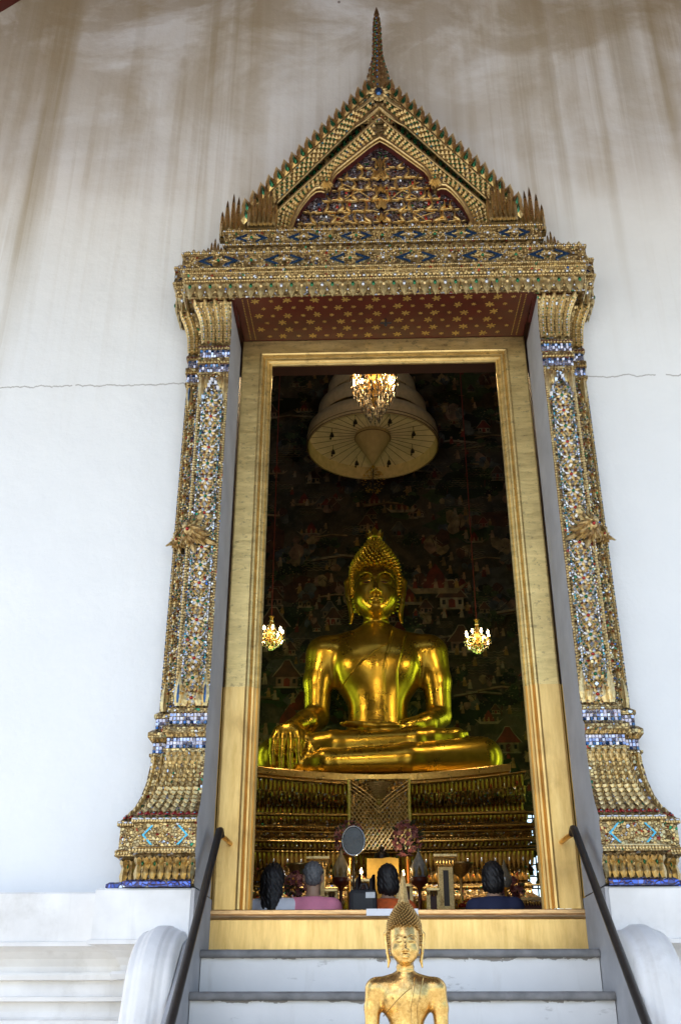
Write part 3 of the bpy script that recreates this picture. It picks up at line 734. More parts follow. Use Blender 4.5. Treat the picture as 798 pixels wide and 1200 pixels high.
# ---- entablature
ent = bpy.data.objects.new('entablature', None); COL.objects.link(ent); ent.parent = sur
EP = [(-1.775, .02), (-1.775, -.22), (-1.675, -.22), (-1.675, -.40), (1.675, -.40), (1.675, -.22), (1.775, -.22), (1.775, .02)]
UP = [(-1.345, .02), (-1.345, -.36), (1.345, -.36), (1.345, .02)]
b = MB()
b.sweep(EP, [(.0,7.20),(.03,7.20),(.045,7.185),(.055,7.19),(.06,7.335),(.075,7.34),(.075,7.36),(.06,7.365),(.07,7.41),(.085,7.42),(.085,7.45),(.10,7.455),(.105,7.475),(.095,7.48),(.095,7.625),(.105,7.63),(.105,7.655),(.08,7.66),(-.12,7.662)])
b.build('cornice', M['mosaic'], ent)
b = MB(); b.sweep(UP, [(.0,7.655),(.015,7.66),(.015,7.745),(.04,7.755),(.06,7.77),(.085,7.775),(.085,7.80),(.075,7.802),(.075,7.925),(.09,7.93),(.09,7.955),(.06,7.96),(-.34,7.965)])
b.build('cornice', M['mosaic'], ent)
def along(path, d, pitch, cb, ends=True):
    """call cb(point, right, index) at even spacing along the front and the returns of a plan path offset by d"""
    n = len(path); nor = []
    for i in range(n-1):
        dx, dy = path[i+1][0]-path[i][0], path[i+1][1]-path[i][1]; l = sqrt(dx*dx+dy*dy); nor.append((dy/l, -dx/l))
    pts = []
    for i in range(n):
        if i == 0: o = nor[0]
        elif i == n-1: o = nor[-1]
        else:
            a, c = nor[i-1], nor[i]; k = 1+a[0]*c[0]+a[1]*c[1]; o = ((a[0]+c[0])/k, (a[1]+c[1])/k)
        pts.append((path[i][0]+o[0]*d, path[i][1]+o[1]*d))
    idx = 0
    for i in range(n-1):
        (x0, y0), (x1, y1) = pts[i], pts[i+1]; l = sqrt((x1-x0)**2+(y1-y0)**2)
        m = round(l/pitch)
        for j in range(m):
            t = (j+.5)/m; cb((x0+(x1-x0)*t, y0+(y1-y0)*t), ((x1-x0)/l, (y1-y0)/l, 0), idx, l/m); idx += 1
def beads(b, path, d, z, pitch, s, mi, t=None, kind='dome'):
    def cb(p, r, i, w):
        m = mi[i % len(mi)]
        if kind == 'dome': b.dome((p[0], p[1], z), r, Z, min(w*.92, s*1.2), s, t or s*.45, m, 6)
        elif kind == 'chip': b.chip((p[0], p[1], z), r, Z, w*.8, s, t or s*.3, m, .6)
    along(path, d, pitch, cb)
b = MB()
def petal(p, r, i, w):
    o = (p[0]-r[1]*-.004, p[1], 7.345); rr = tuple(-k for k in r)
    b.leaf(o, rr, (0, 0, -1), w*.90, .185, .030, 0, base=1.5)
    g = i % 4; n = Vector(r).cross(Vector(Z)); q = Vector((p[0], p[1], 7.285)) + n*.026
    b.dome(q, r, Z, w*.34, .05, .014, [2, 4, 2, 1][g], 8)
    b.dome(Vector((p[0], p[1], 7.245)) + n*.0 + Vector(r)*w*.5, r, Z, w*.20, .026, .010, 1 if i % 2 else 4, 6)
along(EP, .058, .088, petal)
b.build('petal_row', [M['gold_old'], M['mirror'], M['green'], M['blue'], M['gold']], ent)
b = MB()
beads(b, EP, .075, 7.35, .022, .018, [0]); beads(b, EP, .070, 7.388, .034, .030, [0, 0, 0, 1], kind='dome'); beads(b, EP, .085, 7.435, .020, .018, [0]); beads(b, EP, .105, 7.465, .020, .014, [0])
beads(b, EP, .105, 7.643, .020, .018, [0, 0, 0, 1]); beads(b, UP, .085, 7.788, .020, .017, [0, 0, 1]); beads(b, UP, .09, 7.943, .020, .017, [0, 0, 0, 1])
beads(b, UP, .03, 7.675, .03, .024, [1, 0, 0])
b.build('bead_row', [M['gold'], M['mirror']], ent)
b = MB()
def arch(p, r, i, w):
    b.leaf((p[0], p[1], 7.755), tuple(-k for k in r), (0, 0, -1), w*.85, .085, .022, 0, base=1.2)
    b.dome((p[0]+r[0]*w*.5, p[1]+r[1]*w*.5, 7.70), r, Z, w*.3, .03, .012, [1, 3, 2, 3][i % 4], 6)
along(UP, .016, .062, arch)
def fringe(path, d, z, pitch, h, bb, alt=True):
    def cb(p, r, i, w): bb.leaf((p[0], p[1], z), r, Z, w*.98, h*(1 if i % 2 == 0 or not alt else .66), .022, 0 if i % 2 == 0 else 4, both=True)
    along(path, d, pitch, cb)
fringe(UP, .06, 7.962, .045, .065, b); fringe(EP, .075, 7.662, .045, .055, b)
b.build('leaf_fringe', [M['gold'], M['mirror'], M['green'], M['redgem'], M['gold_old']], ent)
# lozenge friezes
b = MB()
def lozenges(y, zc, x0, x1, pitch, w, h):
    n = round((x1-x0)/pitch)
    for i in range(n):
        cx = x0+(i+.5)*(x1-x0)/n
        for q in (-1, 1):
            for e in (-1, 1):
                a0, a1 = (cx+q*w/2, zc), (cx+q*w*.14, zc+e*h/2)
                tk = .016
                pts = [(a0[0], y-.004, a0[1]-e*0.0), (a0[0]-q*.05, y-.004, a0[1]), (a1[0], y-.004, a1[1]-e*tk*1.3), (a1[0], y-.004, a1[1])]
                b.add(pts + [(x, y-.012, z) for x, _, z in pts], [(4,5,6,7)] + [(k, (k+1) % 4, 4+(k+1) % 4, 4+k) for k in range(4)], 3)
        for a in range(8):
            an = a*pi/4; b.leaf((cx, y-.004, zc), (-sin(an), 0, cos(an)), (cos(an), 0, sin(an)), .04, (.085 if a % 4 == 0 else .045), .018, 0)
        b.dome((cx, y-.012, zc), X, Z, .03, .03, .02, 1 if i % 2 else 2, 8)
        cx2 = cx+(x1-x0)/n/2
        if i < n-1:
            for a in range(12):
                an = a*pi/6; b.leaf((cx2, y-.004, zc), (-sin(an), 0, cos(an)), (cos(an), 0, sin(an)), .03, h*.46, .016, 0 if a % 2 else 5)
            b.dome((cx2, y-.010, zc), X, Z, .032, .032, .018, RND.choice([1, 2]), 8)
lozenges(-.495, 7.553, -1.74, 1.74, .56, .36, .12); lozenges(-.435, 7.863, -1.41, 1.41, .455, .29, .10)
for q in (-1, 1):
    for e in (-1, 1):
        b.add([(q*1.79, -.318, 7.553), (q*1.84, -.318, 7.553+e*.055), (q*1.82, -.318, 7.553+e*.055), (q*1.77, -.318, 7.553)], [(0,1,2,3)], 3)
for k in range(420):
    x = RND.uniform(-1.76, 1.76); z = RND.uniform(7.495, 7.615); b.dome((x, -.4945, z), X, Z, .016, .016, .012, RND.choice([0, 0, 0, 5, 5, 5, 0, 1]), 6)
    x = RND.uniform(-1.41, 1.41); z = RND.uniform(7.81, 7.915); b.dome((x, -.4345, z), X, Z, .016, .016, .012, RND.choice([0, 0, 0, 5, 5, 5, 0, 1]), 6)
b.build('lozenge_frieze', [M['gold'], M['mirror'], M['green'], M['blue'], M['cyan'], M['gold_old']], ent)
# stepped corner blocks with small flames
for s in (-1, 1):
    b = MB(); b.box(s*1.53-.075, s*1.53+.075, -.36, -.02, 7.655, 7.80, 1); b.box(s*1.50-.05, s*1.50+.05, -.30, -.02, 7.80, 7.86, 1)
    for i in range(5): b.spike((s*1.53+(i-2)*.030, -.30, 7.79), [.10, .16, .21, .15, .10][i], .034, 0, 2)
    for i in range(5): b.leaf((s*1.53+(i-2)*.032, -.366, 7.70), X, Z, .034, .10, .02, 0)
    for i in range(4): b.leaf((s*(1.66+i*.035), -.36+i*.03, 7.655), X, Z, .05, .10-.014*i, .02, 0, both=True)
    for i in range(3): b.leaf((s*(1.80+i*.03), -.20, 7.655), X, Z, .045, .10-.02*i, .02, 0, both=True)
    b.build('corner_block', [M['gold'], M['mosaic'], M['tip']], ent)
# red soffit with stencilled flowers
b = MB(); b.add([(-1.30, -.43, 7.196), (1.30, -.43, 7.196), (1.30, .30, 7.27), (-1.30, .30, 7.27)], [(3,2,1,0)], 0)
b.add([(-1.74, -.40, 7.202), (-1.30, -.40, 7.202), (-1.30, .0, 7.202), (-1.74, .0, 7.202)], [(3,2,1,0)], 0); b.add([(1.74, -.40, 7.202), (1.30, -.40, 7.202), (1.30, .0, 7.202), (1.74, .0, 7.202)], [(0,1,2,3)], 0)
sof = b.build('soffit', M['red'], ent)
b = MB(); sl = (7.27-7.196)/.73
def onsof(x, y): return (x, y, 7.196+(y+.43)*sl-.004)
for j in range(6):
    for i in range(18):
        x = -1.12+i*.132+(.066 if j % 2 else 0); y = -.375+j*.117
        if abs(x) > 1.16: continue
        x += RND.uniform(-.010, .010); y += RND.uniform(-.008, .008); big = (i+j) % 2 == 0; tw = RND.uniform(0, 1)
        for a in range(6):
            an = a*pi/3+tw; R1 = (.044 if big else .024)*RND.uniform(.85, 1.1); u = (cos(an), sin(an), 0)
            c = onsof(x+u[0]*R1*.55, y+u[1]*R1*.55); b.dome(c, u, (sin(an), -cos(an), 0), R1*.9, R1*.42, .0015, 0, 6)
        b.dome(onsof(x, y), X, (0, -1, 0), .018, .018, .0015, 0, 6)
for s in (-1, 1):
    for i in range(26): b.dome(onsof(s*1.235, -.40+i*.026), X, (0, -1, 0), .014, .014, .0015, 0, 6); b.dome(onsof(s*1.19, -.40+i*.026), X, (0, -1, 0), .009, .02, .0015, 0, 6)
b.build('flower', M['stencil'], sof)
b = MB(); b.tube([(.02, -.05, 7.235), (.02, -.05, 7.17)], .006, 6); b.tube([(-.03, -.05, 7.185), (.07, -.05, 7.185)], .008, 6); b.ball((.02, -.05, 7.165), .016, 8)
b.build('hook', M['iron'], sof)

# ---- pediment
ped = bpy.data.objects.new('pediment', None); COL.objects.link(ped); ped.parent = sur
ZB = 7.965
LINES = [(9.90, 1.36, 1.22), (9.66, 1.33, 1.05), (9.47, 1.24, .98)]
AR = [(0,9.19),(-.06,9.145),(-.12,9.09),(-.22,8.985),(-.33,8.87),(-.42,8.775),(-.455,8.71),(-.47,8.63),(-.485,8.555)]
AR2 = [(-.525,8.54),(-.56,8.555),(-.61,8.55),(-.66,8.50),(-.71,8.42),(-.76,8.33),(-.80,8.22),(-.83,8.10),(-.85,ZB)]
ARC = np.array([(-x, z) for x, z in AR+AR2]); ARL = np.concatenate([[0], np.cumsum(np.hypot(*np.diff(ARC, axis=0).T))]); ARL /= ARL[-1]
def lin(k, t):
    if k >= 3: return (float(np.interp(t, ARL, ARC[:, 0])), float(np.interp(t, ARL, ARC[:, 1])))
    A, S, mx = LINES[k]; z = A+(ZB-A)*t; return (min((A-z)/S, mx), z)
def pos(w, t, s, y):
    k = min(int(w), 2); f = w-k; (x0, z0), (x1, z1) = lin(k, t), lin(k+1, t); return (s*(x0+(x1-x0)*f), y, z0+(z1-z0)*f)
def band(w0, w1, y, yb, mat, name):
    b = MB(); n = 44
    for s in (-1, 1):
        rows = []
        for i in range(n+1):
            t = i/n; c = lambda w, yy: pos(w, t, s, yy); d = w1-w0
            q = [c(w0, yb), c(w0, y+.02), c(w0+d*.08, y), c(w1-d*.08, y), c(w1, y+.02), c(w1, yb)]
            rows.append(q if s < 0 else q[::-1])
        b.grid(rows, 0)
    return b.build(name, M[mat], ped)
band(0, 1.02, -.35, .0, 'mosaic', 'outer_band'); band(1.0, 2.02, -.265, .0, 'darkred', 'recess'); band(2.0, 3.0, -.33, -.10, 'mosaic', 'inner_band')
for s in (-1, 1):
    up = Vector((s*1.36, 0, 1)).normalized(); dn = Vector((s*1, 0, -1.36)).normalized(); upn = up if dn.cross(up).y < 0 else -up
    b = MB(); N = 18
    for i in range(N):                                              # flame leaves along the outer edge
        t = .03+.90*(i+.5)/N; p = Vector(pos(0, t, s, -.345)); h = .215
        d = Vector((s*.48, 0, .87)).normalized(); r = Vector((d.z, 0, -d.x))
        q = p-d*.005; bd = -s*.22
        b.leaf(q, r, d, .125, h, .05, 0, both=True, bend=bd, base=.95)
        b.leaf(q+Vector((0, -.036, 0))+d*.012, r, d, .046, h*.56, .028, 1, bend=bd, base=.8)
    b.build('flame_leaf', [M['gold_bright'], M['green']], ped)
    b = MB(); M2 = 27
    for i in range(M2):
        t = .03+.90*(i+.5)/M2
        for j, w in enumerate((.14, .38, .62, .86)):
            tt = t + (.5 if j % 2 else 0)/M2*.9
            p = Vector(pos(w, tt, s, -.352)); b.pyr(p, dn, upn, .056, .048, .03, 0)
            if (i*2+j*3+int(i/3)) % 3 != 1: b.dome(p+dn*.032+Vector((0, -.001, 0)), X, Z, .020, .020, .014, 1 if RND.random() < .85 else 2, 6)
    for i in range(30):
        t = .03+.93*(i+.5)/30
        for j, w in enumerate((2.14, 2.36, 2.58, 2.80)):
            tt = min(.99, t + (.5 if j % 2 else 0)/30); p = Vector(pos(w, tt, s, -.332)); q2 = Vector(pos(w, tt+.01, s, -.332)); dd = (q2-p).normalized()
            un = Vector((dd.z, 0, -dd.x)); un = un if dd.cross(un).y < 0 else -un
            b.pyr(p, dd, un, .050, .046, .026, 0)
            if (i+j) % 2: b.dome(p+dd*.028, X, Z, .019, .019, .013, 1 if RND.random() < .8 else 3, 6)
    b.build('scale', [M['gold'], M['green'], M['cyan'], M['blue']], ped)
    b = MB()
    for i in range(17):                                             # upright leaves in the recess
        t = .09+.82*(i+.5)/17; p = Vector(pos(1.85, t, s, -.30)); d = Vector((s*.30, 0, .95)).normalized(); r = Vector((d.z, 0, -d.x))
        b.leaf(p, r, d, .052, .14, .03, 1 if i % 6 else 0); b.leaf(p+Vector((s*.03, .015, -.04)), r, d, .04, .09, .02, 0)
    for w, tk in ((1.04, .015), (2.03, .016), (.02, .014)):
        b.tube([Vector(pos(w, .01+.97*k/30, s, -.352)) for k in range(31)], tk, 6, 0)
    b.build('recess_leaf', [M['gold_old'], M['green']], ped)
# cusped arch moulding and the panel inside it
b = MB()
for s in (-1, 1):
    for arc in (AR, AR2):
        pts = [(-s*x, -.345, z) for x, z in arc]; b.tube(pts, .019, 8, 0); b.tube([(x, y+.02, z-.032) for x, y, z in pts], .011, 6, 0)
        b.tube([(x, y+.01, z+.034) for x, y, z in pts], .010, 6, 0)
        b.grid([[(x, -.345, z) for x, _, z in pts], [(x, -.23, z-.02) for x, _, z in pts]], 1)
    x = s*.505                                                       # hooked finial heads on the cusps
    for k in range(7):
        a = radians(-90+(k-3)*24); u = (cos(a), 0, sin(a)); b.leaf((x, -.355-.006*(3-abs(k-3)), 8.59), (sin(a), 0, -cos(a)), u, .045, .12-.018*abs(k-3), .04, 0)
    b.ball((x, -.36, 8.59), .036, 8, 0); b.dome((x, -.395, 8.60), X, Z, .026, .026, .012, 2, 6)
b.build('cusped_arch', [M['gold'], M['darkred'], M['green']], ped)
b = MB(); b.add([(-.90, -.235, ZB), (.90, -.235, ZB), (.80, -.235, 8.40), (0, -.235, 9.22), (-.80, -.235, 8.40)], [(0,1,2,3,4)], 0); tym = b.build('tympanum', M['violet'], ped)
# gilded scrolls of the tympanum
b = MB(); TY = -.243
def inside(x, z): return z < float(np.interp(abs(x), ARC[:, 0], ARC[:, 1]))-.035 and abs(x) < .80
def flame2(x, z, ang, l, w, curl, mi=0, t=.026):
    n = 10; pts = []; px, pz = x, z
    for i in range(n):
        if i > 2 and not inside(px, pz): break
        pts.append((px, pz)); a2 = ang + curl*sin(i/(n-1)*pi*1.5); px += l/(n-1)*cos(a2); pz += l/(n-1)*sin(a2)
    n = len(pts)
    if n < 4: return
    wid = [w*(.4+.8*sin(min(1, i/(n-1)*1.3)*pi*.75))*(1-(i/(n-1))**3)+.002 for i in range(n)]
    b.ribbon(pts, wid, (0, TY-RND.uniform(0, .014), 0), X, Z, t, mi)
for k, (z, w, h) in enumerate([(8.02, .10, .15), (8.18, .08, .13), (8.34, .11, .17), (8.54, .08, .14), (8.70, .12, .20), (8.86, .07, .18)]):
    b.leaf((0, TY-.02, z), X, Z, w*.8, h, .05, 0); b.leaf((0, TY-.045, z+.03), X, Z, w*.34, h*.5, .02, 2 if k % 2 else 1)
    for q in (-1, 1): flame2(q*.03, z+.02, pi/2-q*.75, h*.85, .026, q*1.1)
for q in (-1, 1):
    for p0, p1, p2 in [((.02, 8.32), (.30, 8.44), (.50, 8.06)), ((.50, 8.30), (.22, 8.22), (.03, 8.00)), ((.02, 8.58), (.20, 8.66), (.36, 8.46)), ((.36, 8.68), (.18, 8.60), (.04, 8.42)), ((.56, 8.04), (.62, 8.30), (.72, 8.12))]:
        P = []
        for i in range(17):
            t = i/16; P.append((q*((1-t)**2*p0[0]+2*t*(1-t)*p1[0]+t*t*p2[0]), (1-t)**2*p0[1]+2*t*(1-t)*p1[1]+t*t*p2[1]))
        b.ribbon(P, [.010]*17, (0, TY-.002, 0), X, Z, .014, 0)
    rw = 0; z = 8.02
    while z < 8.95:                                                  # upright flames in staggered rows
        x = .09 if rw % 2 else .154
        while x < .78:
            if inside(q*x, z+.10):
                l = RND.uniform(.155, .185); cv = RND.choice([1, -1])*RND.uniform(.5, .9)
                flame2(q*x, z, pi/2-q*RND.uniform(-.05, .25), l, .034, cv); flame2(q*(x+.012), z+.01, pi/2-q*RND.uniform(.6, .9), l*.55, .016, -q*.9); flame2(q*(x-.012), z+.02, pi/2+q*RND.uniform(.6, .9), l*.5, .015, q*.9)
            x += .128
        z += .138; rw += 1
for k in range(30):
    q = RND.choice([-1, 1]); z = RND.uniform(8.02, 8.7); x = q*RND.uniform(.05, .6)
    if inside(x, z): b.dome((x, TY+.004, z), X, Z, .03, .05, .010, 1, 6)
for k in range(260):
    z = RND.uniform(7.99, 9.0); x = RND.uniform(-.78, .78)
    if inside(x, z): b.chip((x, TY+.004, z), X, Z, .018, .018, .006, 2, .9)
b.build('scrollwork', [M['gold_bright'], M['redgem'], M['mirror']], tym)
for s in (-1, 1):
    b = MB()
    for i in range(9): b.leaf((s*(.12+i*.085), -.20, ZB-.01), X, Z, .075, .13 if i % 2 else .09, .03, 0, both=True)
    b.build('foot_leaf', M['gold_old'], ped)
# crossing and gem at the top, and the spire
b = MB()
for s in (-1, 1):
    for A, dx in ((9.84, .26), (9.62, .27)):
        pts = [(s*(-.03+dx*t), -.375, A-.02-.30*t-.10*t*(1-t)) for t in np.linspace(0, 1, 12)]; b.tube(pts, [.022*(1-.5*t) for t in np.linspace(0, 1, 12)], 8, 0)
    b.tube([(0, -.385, 9.56), (s*.14, -.375, 9.40), (s*.25, -.36, 9.30)], [.022, .018, .010], 8, 0); b.tube([(0, -.385, 9.78), (s*.12, -.375, 9.64), (s*.22, -.36, 9.56)], [.022, .018, .010], 8, 0)
b.add([(0, -.365, 9.56), (-.22, -.355, 9.36), (.22, -.355, 9.36)], [(0,1,2)], 2)
for k in range(40):
    z = RND.uniform(9.38, 9.53); w = (9.56-z)*.9; b.dome((RND.uniform(-w, w), -.358, z), X, Z, .02, .02, .014, RND.choice([0, 0, 3, 4, 5]), 6)
for k in range(12):
    a = k*pi/6; b.leaf((.045*cos(a), -.40, 9.735+.062*sin(a)), (sin(a), 0, -cos(a)), (cos(a), 0, sin(a)), .036, .055, .02, 0)
b.dome((0, -.385, 9.735), X, Z, .15, .20, .035, 0, 12); b.dome((0, -.418, 9.735), X, Z, .068, .105, .025, 1, 12)
b.build('apex_ornament', [M['gold_old'], M['blue'], M['mosaic'], M['green'], M['redgem'], M['gold']], ped)
b = MB()
pr = [(.09,9.80),(.105,9.90),(.125,10.0),(.122,10.09),(.100,10.19),(.072,10.30),(.052,10.42),(.047,10.52),(.053,10.54),(.045,10.58),(.043,10.76),(.034,10.92),(.026,11.05)]
b.lathe([(r*.84, z) for r, z in pr], (0, -.27, 0), 16, 0, True, .10, 8); b.lathe([(.026,11.05),(.03,11.07),(.018,11.13),(.002,11.19)], (0, -.27, 0), 12, 1, True)
for i, z in enumerate(np.arange(9.84, 11.0, .045)):
    r = .84*np.interp(z, [q[1] for q in pr], [q[0] for q in pr])
    for k in range(8):
        a = k*pi/4+(i % 2)*pi/8; b.leaf((r*1.02*cos(a), -.27+r*1.02*sin(a), z), (-sin(a), cos(a), 0), Z, .032*(r/.09)**.4, .058, .016, 0 if (i+k) % 3 else 3)
        if k % 2: b.dome((r*1.06*cos(a+.3), -.27+r*1.06*sin(a+.3), z+.02), (-sin(a+.3), cos(a+.3), 0), Z, .02, .026, .012, 2 if i % 2 else 4, 6)
b.build('spire', [M['gold'], M['tip'], M['blue'], M['gold_bright'], M['green']], ped)
# side clusters of flame spikes
for s in (-1, 1):
    for cx, hs, y in ((1.36, [.34, .46, .58, .52, .42, .32], -.30), (1.09, [.32, .42, .54, .56, .46, .36], -.43)):
        b = MB(); n = len(hs)
        for i, h in enumerate(hs):
            x = s*(cx+(i-(n-1)/2)*.042*-1); b.spike((x, y-.02*sin(i*2.1), ZB+.02), h, .058, 0, 1, lean=(s*(i-2.5)*-.02, 0))
            b.leaf((x, y-.05, ZB), X, Z, .05, .11, .03, 2, both=True); b.leaf((x, y-.035, ZB+.08), X, Z, .034, .13, .02, 2)
        b.box(s*cx-.13, s*cx+.13, y-.03, y+.03, ZB-.006, ZB+.06, 2)
        b.build('flame_spike', [M['gold_bright'], M['tip'], M['gold_old']], ped)

# ================================================================== DOOR FRAME
fr = thing('door_frame', 'gilded moulded timber door frame with paler gold covers on the lower jambs', 'door frame', (0, 0, 0))
FP = [(1.312,.372),(1.312,.305),(1.300,.298),(1.150,.300),(1.146,.285),(1.132,.276),(1.118,.285),(1.114,.300),(1.106,.318),(1.096,.306),(1.082,.306),(1.076,.330),(1.060,.345),(1.048,.338),(1.036,.352),(1.036,.372)]
def jamb(s, z0, z1, name, mat, proud=0.0, mit=0.0):
    b = MB(); lo = []; hi = []
    for x, y in FP:
        yy = y-(proud if y < .37 else 0); xx = x+(proud*.4 if x > 1.3 else 0)
        lo.append((s*xx, yy, z0)); hi.append((s*xx, yy, z1 + (mit*(x-1.036))))
    rows = [lo, hi] if s < 0 else [hi, lo]
    b.grid(rows, 0); return b.build(name, M[mat], fr)
for s in (-1, 1):
    jamb(s, 3.915, 7.025, 'upper_jamb', 'frame_old', 0, .25/.276)
    jamb(s, 2.283, 3.92, 'lower_jamb', 'frame_new', .012)
    b = MB(); b.box(s*1.333-.006, s*1.333+.006, .285, .34, 2.02, 3.92); b.build('edge_strip', M['edge'], fr)
b = MB(); k = .25/.276
rows = []
for x, y in FP: rows.append([(-x, y, 7.025+k*(x-1.036)), (x, y, 7.025+k*(x-1.036))])
b.grid(rows[::-1], 0); b.build('head', M['frame_old'], fr)
b = MB(); b.box(-1.335, 1.335, .282, .60, 2.006, 2.218); b.build('threshold', M['frame_new'], fr, .006)
b = MB(); b.sweep([(-1.333, .60), (-1.333, .285), (1.333, .285), (1.333, .60)], [(0, 2.2185), (.010, 2.222), (.016, 2.232), (.012, 2.243), (.006, 2.247), (.012, 2.252), (.014, 2.276), (.004, 2.2815), (-.25, 2.2815)]); b.build('threshold_lip', M['frame_lip'], fr)
# handrails
for s, lab in ((-1, 'dark iron handrail rising to the left door jamb'), (1, 'dark iron handrail rising to the right door jamb')):
    h = thing('handrail', lab, 'handrail', (s*1.24, -.1, 1.0), 'iron handrails of the front steps')
    b = MB(); pts = [(s*1.235, .0, 2.745), (s*1.235, -.05, 2.775), (s*1.235, -.09, 2.765), (s*1.235, -.14, 2.72)]
    dirv = (0, -1.39, -1.155)
    for t in (.2, .5, .8, 1.2, 1.7, 2.0): pts.append((s*(1.235-.012*t), -.14+dirv[1]*t, 2.72+dirv[2]*t))
    b.tube(pts, .026, 10, 0); b.tube([(s*1.21, -2.9, .42), (s*1.21, -2.9, .0)], .024, 10, 0)
    b.build('rail', M['iron'], h)
    b = MB(); b.tube([(s*1.205, .30, 2.735), (s*1.215, .12, 2.74), (s*1.235, .0, 2.745)], .018, 8, 0)
    b.build('bracket', M['brass'], h)
# white paper strip on the threshold
b = MB(); b.box(-.215, .150, .258, .2715, 2.238, 2.284)
tag(b.build('paper_sign', plain('white_card', (0.80, 0.80, 0.82), 0.6, 0, 0.05)), 'blank white card strip fixed along the gilded threshold behind the small statue', 'sign')
# ================================================================== THE HALL INSIDE
FZ = 1.88; HW = 7.2; HY = 18.0; HZ = 20.0
b = MB(); b.add([(-HW, .9, FZ), (HW, .9, FZ), (HW, HY, FZ), (-HW, HY, FZ)], [(0,1,2,3)]); struct(b.build('hall_floor', M['hallfloor']))
b = MB(); b.add([(-HW, .9, HZ), (HW, .9, HZ), (HW, HY, HZ), (-HW, HY, HZ)], [(3,2,1,0)]); struct(b.build('hall_ceiling', M['darkred']))
for s in (-1, 1):
    b = MB(); b.add([(s*HW, .9, FZ), (s*HW, HY, FZ), (s*HW, HY, HZ), (s*HW, .9, HZ)], [(0,1,2,3)]); struct(b.build('hall_wall', M['darkwall']))
for k, (y, z) in enumerate(((3.6, 9.6), (8.2, 14.2), (12.6, 18.2))):
    b = MB(); b.box(-HW+.02, HW-.02, y, y+.45, z, z+.5)
    tag(b.build('ceiling_beam', M['timber'], None, .02), ['lowest red brown beam across the dark hall, just inside the door head', 'middle red brown ceiling beam crossing the dark hall above the parasol', 'highest red brown ceiling beam, far back near the painted wall'][k], 'beam', 'red brown beams across the hall')
# ---- painted back wall
mw = thing('mural_wall', 'dark back wall covered with a faded mural of houses, trees and rocks', 'mural', (0, HY, FZ))
DX0, DX1, DZ = 3.35, 4.5, 6.02
b = MB()
for q in (((-HW, FZ), (DX0, HZ)), ((DX1, FZ), (HW, HZ)), ((DX0, DZ), (DX1, HZ))):
    (x0, z0), (x1, z1) = q; b.add([(x0, HY, z0), (x1, HY, z0), (x1, HY, z1), (x0, HY, z1)], [(0,1,2,3)])
g = G('mural_ground'); n1 = g.noise(g.pos, .9, 7, .65, .8); n2 = g.noise(g.pos, 7, 6, .7)
c = g.ramp(n1, [(.30, (.012, .016, .010)), (.45, (.040, .034, .020)), (.55, (.085, .060, .036)), (.64, (.036, .036, .024)), (.75, (.11, .085, .055))])
c = g.mix(g.math('MULTIPLY', g.ramp(n2, [(.5, 0.0), (.7, 1.0)]), .6), c, (.12, .11, .08))
b.build('wall_face', g.out(c, .8, 0), mw)
PAL = {'pale': (.24,.21,.16), 'rose': (.20,.13,.10), 'red': (.15,.028,.018), 'brick': (.075,.035,.022), 'slate': (.09,.10,.10), 'green': (.045,.075,.035), 'deep': (.016,.028,.014),
       'sage': (.12,.15,.08), 'sand': (.22,.17,.10), 'black': (.012,.011,.010), 'ochre': (.28,.18,.06), 'skin': (.30,.20,.13), 'blue': (.06,.08,.11)}
pk = list(PAL); pm = [plain('mural_'+k, (PAL[k][0]*1.4, PAL[k][1]*1.25, PAL[k][2]*1.05), .85, 0, .75, 4.5) for k in pk]
mb = MB(); layer = [0]
def poly(pts, colr):
    layer[0] += 1; y = HY-.006-.00004*layer[0]
    mb.add([(x, y, z) for x, z in pts], [tuple(range(len(pts)))], pk.index(colr))
def blob(x, z, r, colr, n=9, sq=.8, jag=.3):
    poly([(x+r*(1+RND.uniform(-jag, jag))*cos(2*pi*k/n), z+sq*r*(1+RND.uniform(-jag, jag))*sin(2*pi*k/n)) for k in range(n)], colr)
def line(pts, w, colr):
    for (x0, z0), (x1, z1) in zip(pts, pts[1:]):
        dx, dz = x1-x0, z1-z0; l = sqrt(dx*dx+dz*dz) or 1; ex, ez = -dz/l*w/2, dx/l*w/2
        poly([(x0-ex, z0-ez), (x1-ex, z1-ez), (x1+ex, z1+ez), (x0+ex, z0+ez)], colr)
def mhouse(x, z, s):
    s *= .62
    wall = RND.choice(['pale', 'rose', 'sand', 'slate']); rf = RND.choice(['brick', 'red', 'slate', 'brick'])
    poly([(x-.5*s, z), (x+.5*s, z), (x+.5*s, z+.5*s), (x-.5*s, z+.5*s)], wall)
    poly([(x-.66*s, z+.46*s), (x+.66*s, z+.46*s), (x+.28*s, z+.95*s), (x-.28*s, z+.95*s)], rf)
    poly([(x-.30*s, z+.95*s), (x+.30*s, z+.95*s), (x+.12*s, z+1.25*s), (x-.12*s, z+1.25*s)], rf)
    line([(x-.68*s, z+.46*s), (x-.28*s, z+.97*s), (x-.12*s, z+1.27*s), (x+.12*s, z+1.27*s), (x+.28*s, z+.97*s), (x+.68*s, z+.46*s)], .045*s, 'pale')
    poly([(x-.14*s, z), (x+.14*s, z), (x+.14*s, z+.34*s), (x, z+.42*s), (x-.14*s, z+.34*s)], RND.choice(['red', 'black', 'red']))
    for q in (-.34, .34): poly([(x+(q-.07)*s, z+.15*s), (x+(q+.07)*s, z+.15*s), (x+(q+.07)*s, z+.36*s), (x+(q-.07)*s, z+.36*s)], 'black')
    line([(x-.62*s, z-.03*s), (x+.62*s, z-.03*s)], .08*s, 'pale')
    if RND.random() < .4: mfig(x+.02*s, z, .25*s)
